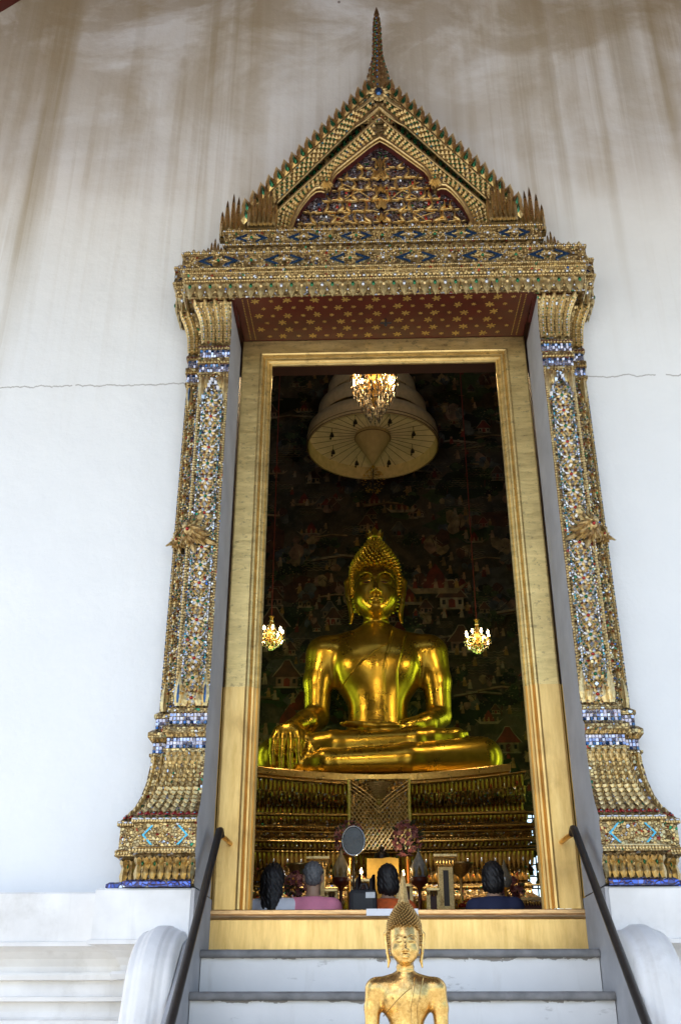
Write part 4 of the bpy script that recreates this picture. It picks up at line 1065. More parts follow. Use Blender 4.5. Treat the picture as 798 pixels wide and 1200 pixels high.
def mtree(x, z, s):
    line([(x, z-.5*s), (x+.06*s, z)], .07*s, 'brick')
    for k in range(9): blob(x+RND.uniform(-.5, .5)*s, z+RND.uniform(-.1, .6)*s, RND.uniform(.16, .3)*s, RND.choice(['deep', 'green', 'deep', 'black']), 10)
    for k in range(34): blob(x+RND.gauss(0, .32)*s, z+.25*s+RND.gauss(0, .26)*s, RND.uniform(.025, .05)*s, RND.choice(['sage', 'green', 'green', 'sand']), 5)
def mrock(x, z, s):
    for k in range(4): blob(x+RND.uniform(-.35, .35)*s, z+RND.uniform(-.2, .4)*s, RND.uniform(.2, .36)*s, RND.choice(['slate', 'rose', 'sand', 'blue', 'brick']), 8, 1.1, .35)
    for k in range(4): line([(x+RND.uniform(-.3, .3)*s, z+RND.uniform(.1, .5)*s), (x+RND.uniform(-.3, .3)*s, z+RND.uniform(-.2, .1)*s)], .03*s, RND.choice(['pale', 'black']))
def mfig(x, z, s):
    poly([(x-.2*s, z), (x+.2*s, z), (x+.12*s, z+.6*s), (x-.12*s, z+.6*s)], RND.choice(['red', 'pale', 'sand', 'ochre', 'skin'])); blob(x, z+.72*s, .12*s, 'skin', 7, 1.1, .05)
    line([(x-.1*s, z+.5*s), (x-.32*s, z+.35*s)], .07*s, 'skin')
def mwaves(x, z, s):
    for r in range(5):
        line([(x+(k-4)*.16*s+(.08*s if r % 2 else 0), z+r*.12*s+(.06*s if k % 2 else 0)) for k in range(9)], .022*s, RND.choice(['sand', 'sage', 'pale']))
def mboat(x, z, s):
    poly([(x-.8*s, z+.3*s), (x-.5*s, z), (x+.5*s, z), (x+.85*s, z+.34*s), (x+.5*s, z+.14*s), (x-.5*s, z+.14*s)], RND.choice(['pale', 'sand']))
    poly([(x-.25*s, z+.14*s), (x+.25*s, z+.14*s), (x+.2*s, z+.5*s), (x, z+.8*s), (x-.2*s, z+.5*s)], 'red')
    for k in range(5): mfig(x-.5*s+k*.25*s, z+.14*s, .3*s)
def mwall(x, z, s):
    line([(x-1.3*s, z-.1*s), (x, z+.12*s), (x+1.2*s, z)], .10*s, RND.choice(['pale', 'sand'])); line([(x-1.3*s, z-.18*s), (x, z+.04*s), (x+1.2*s, z-.08*s)], .05*s, 'brick')
for k in range(60): blob(RND.uniform(-4.6, 5.2), RND.uniform(4.5, 19), RND.uniform(.4, 1.1), RND.choice(['deep', 'black', 'green', 'deep', 'slate', 'brick']), 14, .55, .35)
for k in range(1150):
    z = 4.4+15.0*RND.random()**1.35; x = RND.uniform(-4.4, 5.0)
    f = RND.choices([mtree, mrock, mhouse, mfig, mwaves, mboat, mwall], [5, 8, 4, 14, 5, 1, 2])[0]
    f(x, z, RND.uniform(.30, .62) if f is not mfig else RND.uniform(.22, .36))
for x, z, s in ((-1.9, 8.2, 1.0), (-2.7, 10.4, 1.1), (2.0, 11.2, 1.0), (1.1, 9.9, .9), (2.2, 10.0, .9), (-2.3, 9.1, .9), (3.2, 7.4, .8), (-2.3, 7.2, .8)): mhouse(x, z, s); [mfig(x+RND.uniform(-.6, .6), z+RND.uniform(-.5, .0), .3) for _ in range(5)]
mboat(-2.2, 7.7, 1.2); mboat(1.6, 11.6, 1.1)
mb.build('painting', pm, mw)
b = MB(); x0, x1 = DX0, DX1
for k in range(7): b.box(x0+k*.19, x0+k*.19+.03, HY-.02, HY+.02, FZ, DZ)
for k in range(16): b.box(x0, x1, HY-.015, HY+.015, FZ+k*.27, FZ+k*.27+.03)
b.build('window_grille', M['iron'], mw)

# ---- the throne: tiers bowed like a boat's hull
thr = thing('throne', 'tiered dark gilded throne with rows of petals and a lattice panel under the great statue', 'throne', (0, 13.2, FZ))
def sag(x, z=5.7): return float(np.interp(z, [5.0, 5.6], [.05, .215]))*(abs(x)/2.6)**1.7
def tier(b, prof, W, yf, yb, mi=0, n=30):
    """prof (offset, z); front bows with sag(x)"""
    rows = []
    for d, z in prof:
        r = [(-W-d, yb, z+sag(W, z))]
        for k in range(n+1): x = (-1+2*k/n)*(W+d); r.append((x, yf-d+.10*(x/W)**2, z+sag(x, z)))
        r.append((W+d, yb, z+sag(W, z))); rows.append(r)
    b.grid(rows, mi)
def trow(b, W, d, z, yf, pitch, h, mi, inv=False, kind='leaf', t=.05, gems=None):
    n = round(2*(W+d)/pitch)
    for i in range(n):
        x = -(W+d)+(i+.5)*2*(W+d)/n; p = (x, yf-d+.10*(x/W)**2-.004, z+sag(x, z)); w = 2*(W+d)/n
        if kind == 'leaf': b.leaf(p, X if not inv else (-1, 0, 0), Z if not inv else (0, 0, -1), w*.95, h, t, mi, base=1.1)
        elif kind == 'dome': b.dome(p, X, Z, w*.85, h, t, mi, 6)
        else: b.pyr(p, X, Z, w*.95, h, t, mi)
        if gems: 
            g = gems[i % len(gems)]
            if g is not None: b.dome((p[0], p[1]-t*.6, p[2]+(h*.45 if not inv else -h*.45)), X, Z, w*.36, h*.3, t*.5, g, 6)
b = MB()
SEATZ = 5.93
tier(b, [(.0, 5.60), (.02, 5.68), (.05, 5.70), (.06, 5.82), (.05, 5.835), (-.9, 5.84)], 2.50, 12.42, 14.6)
b.build('seat_plate', gilt('bright_gold_plate', (.72,.46,.12), (.85,.58,.20), .3, 5, amount=.3), thr)
b = MB()
tier(b, [(.05,4.98),(.08,5.02),(.08,5.06),(.02,5.10),(.0,5.22),(.05,5.42),(.12,5.55),(.14,5.60),(.05,5.62),(-.3,5.63)], 2.66, 12.32, 14.9)
tier(b, [(.02,4.33),(.06,4.36),(.06,4.40),(.14,4.45),(.16,4.50),(.16,4.66),(.22,4.70),(.22,4.76),(.10,4.80),(.06,4.92),(.12,4.96),(.10,4.99),(-.4,5.0)], 2.63, 12.05, 15.2)
tier(b, [(.0,3.62),(.04,3.66),(.04,3.72),(-.04,3.80),(-.02,4.05),(.06,4.22),(.10,4.32),(.02,4.345),(-.3,4.35)], 2.72, 12.10, 15.1)
tier(b, [(.3,FZ),(.3,2.2),(.1,2.4),(.1,2.9),(.25,3.1),(.25,3.45),(.12,3.55),(.1,3.63),(-.3,3.64)], 2.6, 12.0, 15.1)
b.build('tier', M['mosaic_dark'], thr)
b = MB()
for W, d, yf, zs in ((2.66, .085, 12.32, (5.04,)), (2.66, .145, 12.32, (5.595,)), (2.80, .065, 12.05, (4.38,)), (2.80, .165, 12.05, (4.49, 4.655)), (2.80, .225, 12.05, (4.73,)), (2.80, .125, 12.05, (4.975,)), (2.90, .105, 12.10, (4.32,)), (2.90, .045, 12.10, (3.70,))):
    for z in zs: b.tube([((-1+k/20)*(W+d), yf-d+.10*(-1+k/20)**2-.004, z+sag((-1+k/20)*(W+d), z)) for k in range(41)], .018, 6)
b.build('gold_edge', M['throne_edge'], thr)
b = MB()
for z, h, inv in ((5.60, .42, True), (5.06, .26, False)): trow(b, 2.66, .10 if inv else .06, z, 12.32, .085, h, 0, inv, t=.035, gems=[1, None, None, 3, None, None])
trow(b, 2.66, .12, 5.16, 12.32, .07, .16, 4, False, t=.06); trow(b, 2.66, .13, 5.40, 12.32, .085, .24, 4, True, t=.03)
trow(b, 2.63, .12, 4.94, 12.05, .075, .14, 0, True, t=.035, gems=[1, None, 3]); trow(b, 2.63, .16, 4.52, 12.05, .055, .05, 0, kind='dome', t=.03); trow(b, 2.63, .225, 4.73, 12.05, .05, .05, 4, kind='dome', t=.03)
trow(b, 2.63, .165, 4.58, 12.05, .30, .11, 0, kind='pyr', t=.04); trow(b, 2.63, .165, 4.58, 12.05, .13, .06, 4, kind='dome', t=.03); trow(b, 2.63, .08, 4.47, 12.0, .085, .13, 0, True, t=.03, gems=[None, 1, None])
trow(b, 2.72, .09, 4.30, 12.10, .085, .32, 0, True, t=.035, gems=[1, None, None]); trow(b, 2.72, .05, 3.69, 12.10, .05, .05, 4, kind='dome', t=.03); trow(b, 2.72, .0, 3.80, 12.10, .10, .2, 0, t=.06, gems=[None, 1, None, 3])
trow(b, 2.6, .26, 3.28, 12.0, .12, .2, 0, t=.05); trow(b, 2.6, .26, 3.15, 12.0, .06, .05, 4, kind='dome', t=.03)
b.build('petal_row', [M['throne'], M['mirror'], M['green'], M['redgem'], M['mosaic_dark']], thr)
b = MB(); yl = 11.80                                                 # lattice panel and its pointed apron
b.add([(-.62, yl, 4.33), (.55, yl, 4.33), (.55, yl, 5.62), (-.62, yl, 5.62)], [(0,1,2,3)], 1)
for s in (-1, 1): b.add([(s*.585-.035, yl, 4.33), (s*.585-.035, 12.3, 4.33), (s*.585-.035, 12.3, 5.62), (s*.585-.035, yl, 5.62)], [(0,1,2,3)], 1)
for i in range(-8, 22):
    for s in (-1, 1):
        x0 = -.62+i*.075; pts = []
        for t in np.linspace(0, 1, 12):
            x = x0+s*t*.72+(0 if s > 0 else .4); z = 4.34+t*1.0
            if -.60 < x < .53 and z < 5.56: pts.append((x, yl-.012, z))
        if len(pts) > 1: b.tube(pts, .011, 4, 0)
for i in range(14):
    for j in range(11): b.dome((-.57+i*.083+(.04 if j % 2 else 0), yl-.004, 4.40+j*.10), X, Z, .03, .036, .02, 2 if (i+j) % 2 else 3, 6)
for s in (-1, 1):
    for q in (0, .07, .14): b.tube([(-.035+s*.56, yl-.03, 5.58-q), (-.035+s*.25, yl-.045, 5.36-q), (-.035, yl-.05, 5.16-q*1.3)], .015, 6, 0)
    b.tube([(-.035+s*.56, yl-.02, 4.33), (-.035+s*.56, yl-.02, 5.6)], .03, 6, 0)
for k in range(9): b.leaf((-.035, yl-.05, 5.56-k*.045), (-1, 0, 0), Z if False else (0, 0, -1), .5-.05*k, .09, .04, 0)
b.build('lattice_panel', [M['gold'], M['mosaic_dark'], M['mirror'], M['green']], thr)

# ---- the statues
def head_sdf(P):
    A = np.abs(P[:, 0]); Q = P.copy(); Q[:, 0] = A                   # symmetric
    d = ell(Q, (0, .10, 4.70), (.535, .60, .63))
    d = smin(d, ell(Q, (0, -.10, 4.36), (.50, .53, .66)), .12)
    d = smin(d, ell(Q, (0, -.36, 3.92), (.25, .22, .20)), .22)
    d = smin(d, ell(Q, (.25, -.36, 4.14), (.20, .20, .22)), .16)
    d = smin(d, ell(Q, (.205, -.485, 4.455), (.155, .09, .075)), .06)    # lowered lids
    brow = chain(Q, [(.035, -.655, 4.50), (.10, -.645, 4.60), (.22, -.605, 4.655), (.34, -.52, 4.625), (.43, -.42, 4.53)], [.022, .018, .017, .014, .008])
    d = smin(d, brow, .035)
    d = smin(d, chain(Q, [(0, -.62, 4.52), (0, -.70, 4.34), (0, -.765, 4.17)], [.035, .048, .072]), .06)
    d = smin(d, ell(Q, (.078, -.67, 4.15), (.062, .075, .052)), .035)
    d = smin(d, chain(Q, [(0, -.625, 4.005), (.05, -.625, 4.02), (.12, -.59, 4.005), (.215, -.50, 4.03)], [.034, .036, .028, .012]), .02)
    d = smin(d, chain(Q, [(0, -.615, 3.945), (.08, -.60, 3.95), (.15, -.55, 3.985)], [.044, .038, .014]), .02)
    d = smax(d, -chain(Q, [(0, -.665, 3.980), (.10, -.635, 3.985), (.20, -.535, 4.022)], [.012, .011, .006]), .012)
    d = smax(d, -chain(Q, [(.10, -.605, 4.435), (.20, -.615, 4.408), (.31, -.555, 4.43)], [.008, .013, .008]), .012)
    ear = chain(Q, [(.56, .10, 4.88), (.665, .12, 4.70), (.635, .10, 4.40), (.60, .06, 4.12), (.55, .04, 3.86), (.58, .02, 3.66)], [.045, .065, .06, .05, .055, .03], .03)
    ear = smax(ear, -chain(Q, [(.67, .03, 4.68), (.64, .01, 4.42), (.61, -.01, 4.18)], [.03, .03, .02]), .02)
    d = smin(d, ear, .03)
    neck = chain(Q, [(0, .12, 3.15), (0, .06, 3.55), (0, .02, 4.0)], [.40, .285, .29], .04)
    for z in (3.44, 3.55, 3.66): 
        r = np.sqrt(Q[:, 0]**2+(Q[:, 1]-.07)**2); neck = smin(neck, np.sqrt((r-.255)**2+((P[:, 2]-z)*1.0)**2)-.055, .025)
    return smin(d, neck, .06)
def torso_sdf(P):
    Q = P.copy(); Q[:, 0] = np.abs(P[:, 0])
    d = ell(Q, (0, .15, .72), (.86, .62, .62))
    d = smin(d, ell(Q, (0, .06, 1.45), (.645, .50, .95)), .35)
    d = smin(d, ell(Q, (0, .08, 2.52), (.99, .55, .86)), .30)
    d = smin(d, ell(Q, (.40, -.16, 2.72), (.45, .27, .40)), .35)
    d = smin(d, cone(Q, (0, .12, 3.24), (1.12, .12, 2.98), .40, .36), .25)
    return smin(d, cone(Q, (0, .12, 3.0), (0, .10, 3.42), .50, .33), .25)
def body_sdf(P):
    d = torso_sdf(P); Q = P.copy(); Q[:, 0] = np.abs(P[:, 0])
    up = chain(Q, [(1.18, .10, 2.93), (1.31, .10, 2.3), (1.33, .05, 1.52)], [.405, .315, .265], .1)
    d = smin(d, up, .20)
    # right arm (at the left in the picture), reaching over the knee
    fa = chain(P, [(-1.33, .04, 1.50), (-1.52, -.50, 1.26), (-1.78, -.92, 1.02)], [.275, .245, .18], .1)
    fa = smin(fa, ell(P, (-1.86, -1.08, .86), (.33, .15, .23)), .12)
    for i, (dx, ln) in enumerate(((-.27, .50), (-.09, .64), (.085, .61), (.25, .47))):
        x = -1.86+dx; fg = chain(P, [(x*.8-.37, -1.10, .88), (x, -1.215, .70), (x-.01, -1.26, .70-ln*.5), (x+.005, -1.245, .70-ln)], [.10, .088, .076, .052], .03)
        fa = smin(fa, fg, .015)
    fa = smin(fa, chain(P, [(-1.62, -1.00, .94), (-1.45, -1.10, .74), (-1.42, -1.16, .46)], [.10, .085, .05], .03), .05)
    d = smin(d, fa, .05)
    # left arm, the hand lying palm up in the lap
    fb = chain(P, [(1.33, .04, 1.50), (1.02, -.52, 1.20), (.58, -.86, 1.06)], [.265, .22, .15], .1)
    fb = smin(fb, ell(P, (.18, -.96, 1.02), (.36, .20, .085)), .10)
    for i, (dy, ln) in enumerate(((-.14, .56), (-.05, .66), (.04, .64), (.12, .52))):
        fb = smin(fb, chain(P, [(-.02, -.97+dy, 1.01), (-.30, -.98+dy*1.1, 1.03), (-.10-ln, -.95+dy, 1.09)], [.062, .055, .036], .03), .018)
    fb = smin(fb, chain(P, [(.25, -.84, 1.07), (.02, -.84, 1.15), (-.12, -.90, 1.16)], [.075, .06, .04], .03), .04)
    d = smin(d, fb, .05)
    # crossed legs
    def leg(s):
        return chain(P, [(s*.5, .12, .52), (s*1.5, -.28, .50), (s*2.11, -.54, .455)], [.53, .47, .43], .15)
    lt = smin(leg(1), leg(-1), .2)
    low = chain(P, [(2.10, -.62, .42), (.6, -1.10, .30), (-1.05, -1.17, .245), (-1.65, -1.04, .23)], [.44, .315, .25, .20], .12)
    upl = chain(P, [(-2.10, -.62, .47), (-.9, -.98, .64), (.75, -.92, .76), (1.05, -.86, .82), (1.62, -.66, .90), (1.80, -.56, .97)], [.44, .30, .235, .19, .155, .08], .08)
    d = smin(d, lt, .15); d = smin(d, smin(low, upl, .035), .08)
    return smax(d, -P[:, 2]+.0, .03)
def front_y(f, x, z, y0=-1.9, y1=.4):
    """march towards +y to the first hit"""
    x = np.asarray(x, np.float32); z = np.asarray(z, np.float32); y = np.full_like(x, y0)
    for _ in range(70):
        d = f(np.stack([x, y, z], 1).astype(np.float32)); y = np.minimum(y+np.clip(d, -.05, .2)*.8, y1)
    return y
def draped(name, f, outline, parent, m, w_off=.018):
    """a band of cloth lying on the front of the body: outline rows [(x,z) ...] left to right"""
    rows = []; 
    for row in outline:
        xs = [p[0] for p in row]; zs = [p[1] for p in row]; ys = front_y(f, xs, zs)
        r = [(x, y-w_off, z) for x, y, z in zip(xs, ys, zs)]
        r = [(r[0][0], r[0][1]+w_off*2, r[0][2])] + r + [(r[-1][0], r[-1][1]+w_off*2, r[-1][2])]
        rows.append(r)
    b = MB(); b.grid(rows, 0, True); return b.build(name, m, parent, local=False)
def hair_radius(z):
    return float(np.interp(z, [4.20, 4.55, 4.85, 5.00, 5.15, 5.30, 5.45, 5.62, 5.75], [.50, .54, .555, .55, .51, .43, .34, .22, .12]))
def curls(parent, m, s=1.0, cz=.0, step=.082):
    b = MB(); zt = np.linspace(4.05, 5.77, 120); ar = np.array([hair_radius(z)*sqrt(1+(( hair_radius(z+.01)-hair_radius(z-.01))/.02)**2) for z in zt]); cum = np.cumsum(ar); cum /= cum[-1]
    area_ = float((2*pi*ar).sum()*(zt[1]-zt[0])); n = int(area_/(step*step*.80))
    for i in range(n):                                              # curls spread evenly on a spiral
        z = float(np.interp((i+.5)/n, cum, zt)); a = i*2.399963; r = hair_radius(z); x, y = r*cos(a), .10+r*1.06*sin(a)
        hl = 4.93-.06*max(0, 1-abs(x)/.10)-(.10*max(0, abs(x)-.34)/.2) if y < -.05 else 0
        if y < .02 and z < (hl if abs(x) < .525 else 4.0): continue
        if z < 4.35 and y < .25: continue
        sl = (hair_radius(z+.02)-hair_radius(z-.02))/.04; nv = Vector((cos(a), sin(a), -sl)).normalized()
        base = Vector((x, y, z)); t1 = nv.orthogonal().normalized(); t2 = nv.cross(t1); rr = step*.47; rows = []
        for rf, hf in ((1, -.02/step), (.95, .22), (.62, .55), (.25, .78)): rows.append([base+(t1*cos(q*pi/4)+t2*sin(q*pi/4))*rr*rf+nv*step*hf for q in range(8)])
        b.grid(rows, 0, True, closed=True); b.add(rows[-1], [tuple(range(8))], 0)
    b.lathe([(max(hair_radius(z)-.03, .01), z) for z in np.linspace(4.98, 5.77, 14)]+[(.001, 5.79)], (0, .10, 0), 24, 0)
    o = b.build('hair', m, parent, local=False)
    # hairline rim
    return o
HEAD = []
def statue(name, label, loc, S, m, mh, dark, hs=1.0, spire=False, res=.034):
    st = thing(name, label, 'statue', loc)
    body = sdf_obj('body', body_sdf, (-2.75, -1.75, -.06), (2.75, .95, 3.75), res, m, st); body.scale = (S,)*3
    if spire: body.location.z = .014
    if not HEAD: HEAD.append(sdf_obj('head', head_sdf, (-.80, -.95, 3.20), (.80, .90, 5.45), .0175, m, st)); hd = HEAD[0]
    else: me = HEAD[0].data.copy(); me.materials[0] = m; hd = bpy.data.objects.new('head', me); COL.objects.link(hd)
    hd.parent = st; hd.scale = (S*hs,)*3; hd.location = (0, 0, S*3.45*(1-hs)+(.018 if spire else 0))
    curls(hd, mh, step=.095 if spire else .088)
    if spire:
        b = MB(); pr = [(.17,5.68),(.19,5.78),(.155,5.84),(.15,5.95),(.115,6.2),(.07,6.5),(.035,6.62),(.03,6.66),(.045,6.70),(.004,6.77)]
        b.lathe(pr, (0, .1, 0), 24, 0, True, .10, 8); b.build('finial', mh, hd, local=False)
    else:
        b = MB()
        b.lathe([(.13,5.74),(.15,5.78),(.10,5.82),(.13,5.90),(.09,6.0),(.02,6.10),(.003,6.14)], (0, .1, 0), 12, 0, True, .2, 6)
        for k in range(8):
            a = k*pi/4; b.leaf((.11*cos(a), .1+.11*sin(a), 5.76), (-sin(a), cos(a), 0), (cos(a)*.35, sin(a)*.35, .93), .13, .26, .05, 0, both=True)
        b.build('finial', m, hd, local=False)
    for s in (-1, 1):                                               # dark slits of the eyes
        b = MB(); xs = np.linspace(.115, .30, 9); zs = 4.428-.022*np.sin((xs-.10)/.20*pi); ys = front_y(head_sdf, xs*s, zs, -1.0, .0)
        b.tube([(s*x, y-.004, z) for x, y, z in zip(xs, ys, zs)], [.004, .014, .019, .022, .022, .021, .018, .012, .004], 6)
        b.build('eye', dark, hd, local=False)
    # robe: sash over the left shoulder, hem across the chest
    rows = []
    for t in np.linspace(0, 1, 34):
        z = 3.36-t*2.12; xc = .52-.26*min(1, t*2.2)+.04*t; w = .19-.03*t
        rows.append([(xc-w+k*w*2/8, z) for k in range(9)])
    sash = draped('sash', body_sdf, rows, body, m, .03)
    b = MB()
    xs = np.linspace(.22, -.90, 40); zs = 2.98-.98*((.22-xs)/1.12)**1.25; ys = front_y(body_sdf, xs, zs)
    b.tube([(x, y+.002, z) for x, y, z in zip(xs, ys, zs)], .020, 6)
    for off in (-.13, .13):
        t = np.linspace(0, 1, 30); xs = .52-.26*np.minimum(1, t*2.2)+.04*t+off*(1-.15*t); zs = 3.30-t*2.2; ys = front_y(body_sdf, xs, zs)
        b.tube([(x, y-.032, z) for x, y, z in zip(xs, ys, zs)], .014, 5)
    for s in (-1, 1):
        yy = front_y(body_sdf, [s*.52], [2.62])[0]; b.ball((s*.52, yy, 2.62), .038, 8)
    for k in range(6): b.leaf((.10+k*.07, front_y(body_sdf, [.10+k*.07], [1.12])[0]-.03, 1.14), (-1, 0, 0), (.12*(k-2.5), 0, -1), .12, .20, .05, 0, both=True)
    b.build('robe_hem', mh, body, local=False)
    return st, body, hd
great, gb, gh = statue('great_buddha_statue', 'huge polished golden seated Buddha with green reflections on the throne inside the hall', (-.02, 14.0, 5.92), 1.0, M['buddha'], M['buddha'], M['darkred'])
small, sb, sh = statue('small_buddha_statue', 'small worn gold leaf Buddha with tall pointed crown in front of the steps', (-.055, -3.5, 1.412), .088, M['leaf'], M['leaf_hair'], M['leaf_hair'], 1.15, True, .05)
pdst = thing('pedestal', 'white offering pedestal carrying the small gilded statue in front of the steps', 'pedestal', (-.055, -3.55, 0))
b = MB(); b.box(-.42, .31, -3.85, -3.28, 0, 1.10); b.box(-.46, .35, -3.89, -3.24, 1.10, 1.20); b.build('block', M['white'], pdst, .01)
b = MB(); b.box(-.34, .23, -3.72, -3.36, 1.20, 1.26); b.box(-.30, .19, -3.69, -3.38, 1.26, 1.412); b.build('plinth', M['leaf'], pdst, .008)
# ---- tiered parasol over the statue
pa = thing('tiered_parasol', 'cream cloth tiered parasol hanging high over the golden statue', 'parasol', (-.03, 14.0, 14.2))
px, py, pz = -.03, 14.0, 14.18
b = MB(); zt = 0.0
for k, (r, h) in enumerate(((1.62, .46), (1.36, .42), (1.12, .38), (.88, .34), (.66, .30), (.46, .26), (.28, .22))):
    n = 72
    rows = []
    for rr, z in ((r, zt), (r*1.004, zt+h*.25), (r*1.0, zt+h*.6), (r*.985, zt+h), (r*.80, zt+h+.16)):
        rows.append([(px+rr*(1+.006*cos(j*6.3))*cos(2*pi*j/n), py+rr*(1+.006*cos(j*6.3))*sin(2*pi*j/n), pz+z) for j in range(n)])
    b.grid(rows, 0, True, closed=True)
    rows = [[(px+rr*cos(2*pi*j/n), py+rr*sin(2*pi*j/n), pz+z) for j in range(n)] for rr, z in ((r*.78, zt+h+.13), (r*.965, zt+h*.96), (r*.985, zt))]
    b.grid(rows, 0, True, closed=True)
    if k == 0: z_first = zt+h
    zt += h+.16+.10
b.build('canopy', M['cloth'], pa)
b = MB(); n = 72
rows = [[(px+rr*cos(2*pi*j/n), py+rr*sin(2*pi*j/n), pz+z) for j in range(n)] for rr, z in ((1.585, .34), (1.0, .36), (.3, .38))]
b.grid(rows[::-1], 0, True, closed=True); b.build('lining', plain('pale_lining', (.82,.70,.49), .8, 0, .2, 6), pa)
for k in range(32):
    a = 2*pi*k/32; b = MB(); b.tube([(px+rr*cos(a), py+rr*sin(a), pz+z) for rr, z in ((.35, .365), (1.0, .345), (1.58, .325))], .0055, 5)
    b.build('rib', M['cloth_rib'], pa)
b = MB(); b.lathe([(.02, -.50), (.12, -.32), (.26, -.08), (.40, .17), (.44, .26), (.44, .36)], (px, py, pz), 32, 0, True); b.tube([(px+.445*cos(a), py+.445*sin(a), pz+.27) for a in np.linspace(0, 2*pi, 40)], .012, 5, 1); b.build('hanging_cone', [plain('tan_cloth', (.46,.35,.19), .8, 0, .2, 9), M['cloth_rib']], pa)
b = MB(); b.ball((px, py, pz-.54), .045, 8, 0)
for z, r in ((.02, 1.628), (.10, 1.634)): b.tube([(px+r*cos(2*pi*j/64), py+r*sin(2*pi*j/64), pz+z) for j in range(65)], .012, 5, 1)
b.build('trim', [M['brass'], M['cloth_rib']], pa)
for k in range(8):
    a = 2*pi*(k+.5)/8; x, y = px+1.08*cos(a), py+1.08*sin(a); b = MB()
    b.tube([(x, y, pz+.34), (x, y, pz+.20)], .006, 5); b.lathe([(.055, .10), (.05, .13), (.03, .19), (.012, .22)], (x, y, pz), 10); b.leaf((x-.03, y, pz+.07), (1, 0, 0), (0, 0, -1), .05, .08, .008, 0, both=True)
    b.build('bell', M['iron'], pa)
b = MB(); b.tube([(px, py, pz+zt-.3), (px, py, 19.9)], .03, 6); b.build('hanging_rod', M['iron'], pa)
tr = thing('hanging_tree_ornament', 'small hanging ornament of gilded leaves below the parasol tip', 'ornament', (px, py, 13.5))
b = MB(); b.tube([(px, py, 13.66), (px, py, 12.95)], .010, 5, 1)
for k in range(150):
    t = RND.random(); r = .08+.17*sin(t*pi); a = RND.uniform(0, 2*pi); p = (px+r*cos(a), py-.02+r*sin(a), 12.92+.62*t)
    d = Vector((cos(a), sin(a), RND.uniform(-.6, .4))).normalized(); q = d.orthogonal().normalized()
    b.leaf(p, q, d, .035, .06, .008, 0, both=True)
    if k % 4 == 0: b.tube([(px, py, p[2]), p], .004, 4, 1)
b.build('leaf_spray', [M['brass'], M['iron']], tr)

# ---- chandeliers
def bulb_glow(parent, loc, energy, r=.16):
    l = bpy.data.lights.new('chandelier_light', 'POINT'); l.energy = energy; l.color = (1.0, .72, .38); l.shadow_soft_size = r
    o = bpy.data.objects.new('chandelier_light', l); COL.objects.link(o); o.parent = parent; o.location = Vector(loc)-parent.location
def drop(b, p, l, w):
    x, y, z = p; b.add([(x, y, z), (x-w, y, z-l*.6), (x, y-w, z-l*.6), (x+w, y, z-l*.6), (x, y+w, z-l*.6), (x, y, z-l)], [(0,1,2),(0,2,3),(0,3,4),(0,4,1),(5,2,1),(5,3,2),(5,4,3),(5,1,4)], 0)
def chandelier(loc, label, R, H, nb, style, energy, ctop):
    t = thing('chandelier', label, 'chandelier', loc, 'lit crystal chandeliers in the hall'); x0, y0, z0 = loc   # loc: level of the lamp ring
    b = MB(); b.tube([(x0, y0, z0+H*.62), (x0, y0, ctop)], .012, 5); b.build('cord', M['cord'], t)
    b = MB()
    if style == 'tall': b.lathe([(.03, H*.62), (.06, H*.60), (.025, H*.55), (.05, H*.3), (.09, .02), (.06, -.08), (.10, -.14), (.03, -.22)], loc, 12, 0)
    else: b.lathe([(.02, H*.62), (.05, H*.3), (.10, .04), (.08, -.1), (.05, -.3), (.02, -.45)], loc, 12, 0)
    for k in range(nb):
        a = 2*pi*(k+.3)/nb; c, s = cos(a), sin(a)
        b.tube([(x0+rr*R*c, y0+rr*R*s, z0+zz*R) for rr, zz in ((.15, -.15), (.45, -.42), (.8, -.38), (.98, -.18), (1.0, .0))], .012, 5, 0)
        b.lathe([(.006, -.01), (.05, .0), (.045, .015), (.012, .02)], (x0+R*c, y0+R*s, z0), 8, 0); b.tube([(x0+R*c, y0+R*s, z0+.01), (x0+R*c, y0+R*s, z0+.075)], .011, 6, 1)
    b.build('arm_frame', [M['brass'], M['crystal']], t)
    b = MB()
    for k in range(nb):
        a = 2*pi*(k+.3)/nb; c, s = cos(a), sin(a)
        for q in range(4): drop(b, (x0+R*c+.045*cos(q*pi/2), y0+R*s+.045*sin(q*pi/2), z0-.01), .085, .012)
        for q in range(7):                                           # swags of beads
            f = q/6; rr = R*(1-.85*f); zz = z0+(H*.50)*f**.8-.10*sin(f*pi) if style == 'tall' else z0+.02-.10*sin(f*pi)
            drop(b, (x0+rr*c, y0+rr*s, zz), .05, .011)
        for q in range(6):
            f = (q+.5)/6; rr = R*(1-.9*f); drop(b, (x0+rr*cos(a+.2*q), y0+rr*sin(a+.2*q), z0-R*.35-f*H*.20), .085, .014)
    if style != 'tall':
        for ring in range(6):
            rr = R*(1.0-.15*ring); n = 22-3*ring
            for k in range(n):
                a = 2*pi*k/n+ring*.3
                for q in range(2): drop(b, (x0+rr*cos(a), y0+rr*sin(a), z0-.05-.085*ring-.10*q), .13, .014)
    o = b.build('crystal_drop', M['crystal'], t); o['kind'] = 'stuff'
    for k in range(nb):
        a = 2*pi*(k+.3)/nb; b = MB(); b.lathe([(.010, .075), (.024, .10), (.022, .125), (.010, .155), (.002, .17)], (x0+R*cos(a), y0+R*sin(a), z0), 8); b.build('bulb', M['bulb'], t)
    bulb_glow(t, (x0, y0, z0-.02 if style == 'tall' else z0+.25), energy)
    return t
chandelier((-.06, 4.0, 9.36), 'largest lit chandelier, full of crystal drops, close below the door head', .285, .42, 12, 'wide', 420, 19.9)
chandelier((-2.19, 12.0, 8.56), 'small lit chandelier on a red cord beside the left door jamb', .235, .72, 8, 'tall', 36, 19.9)
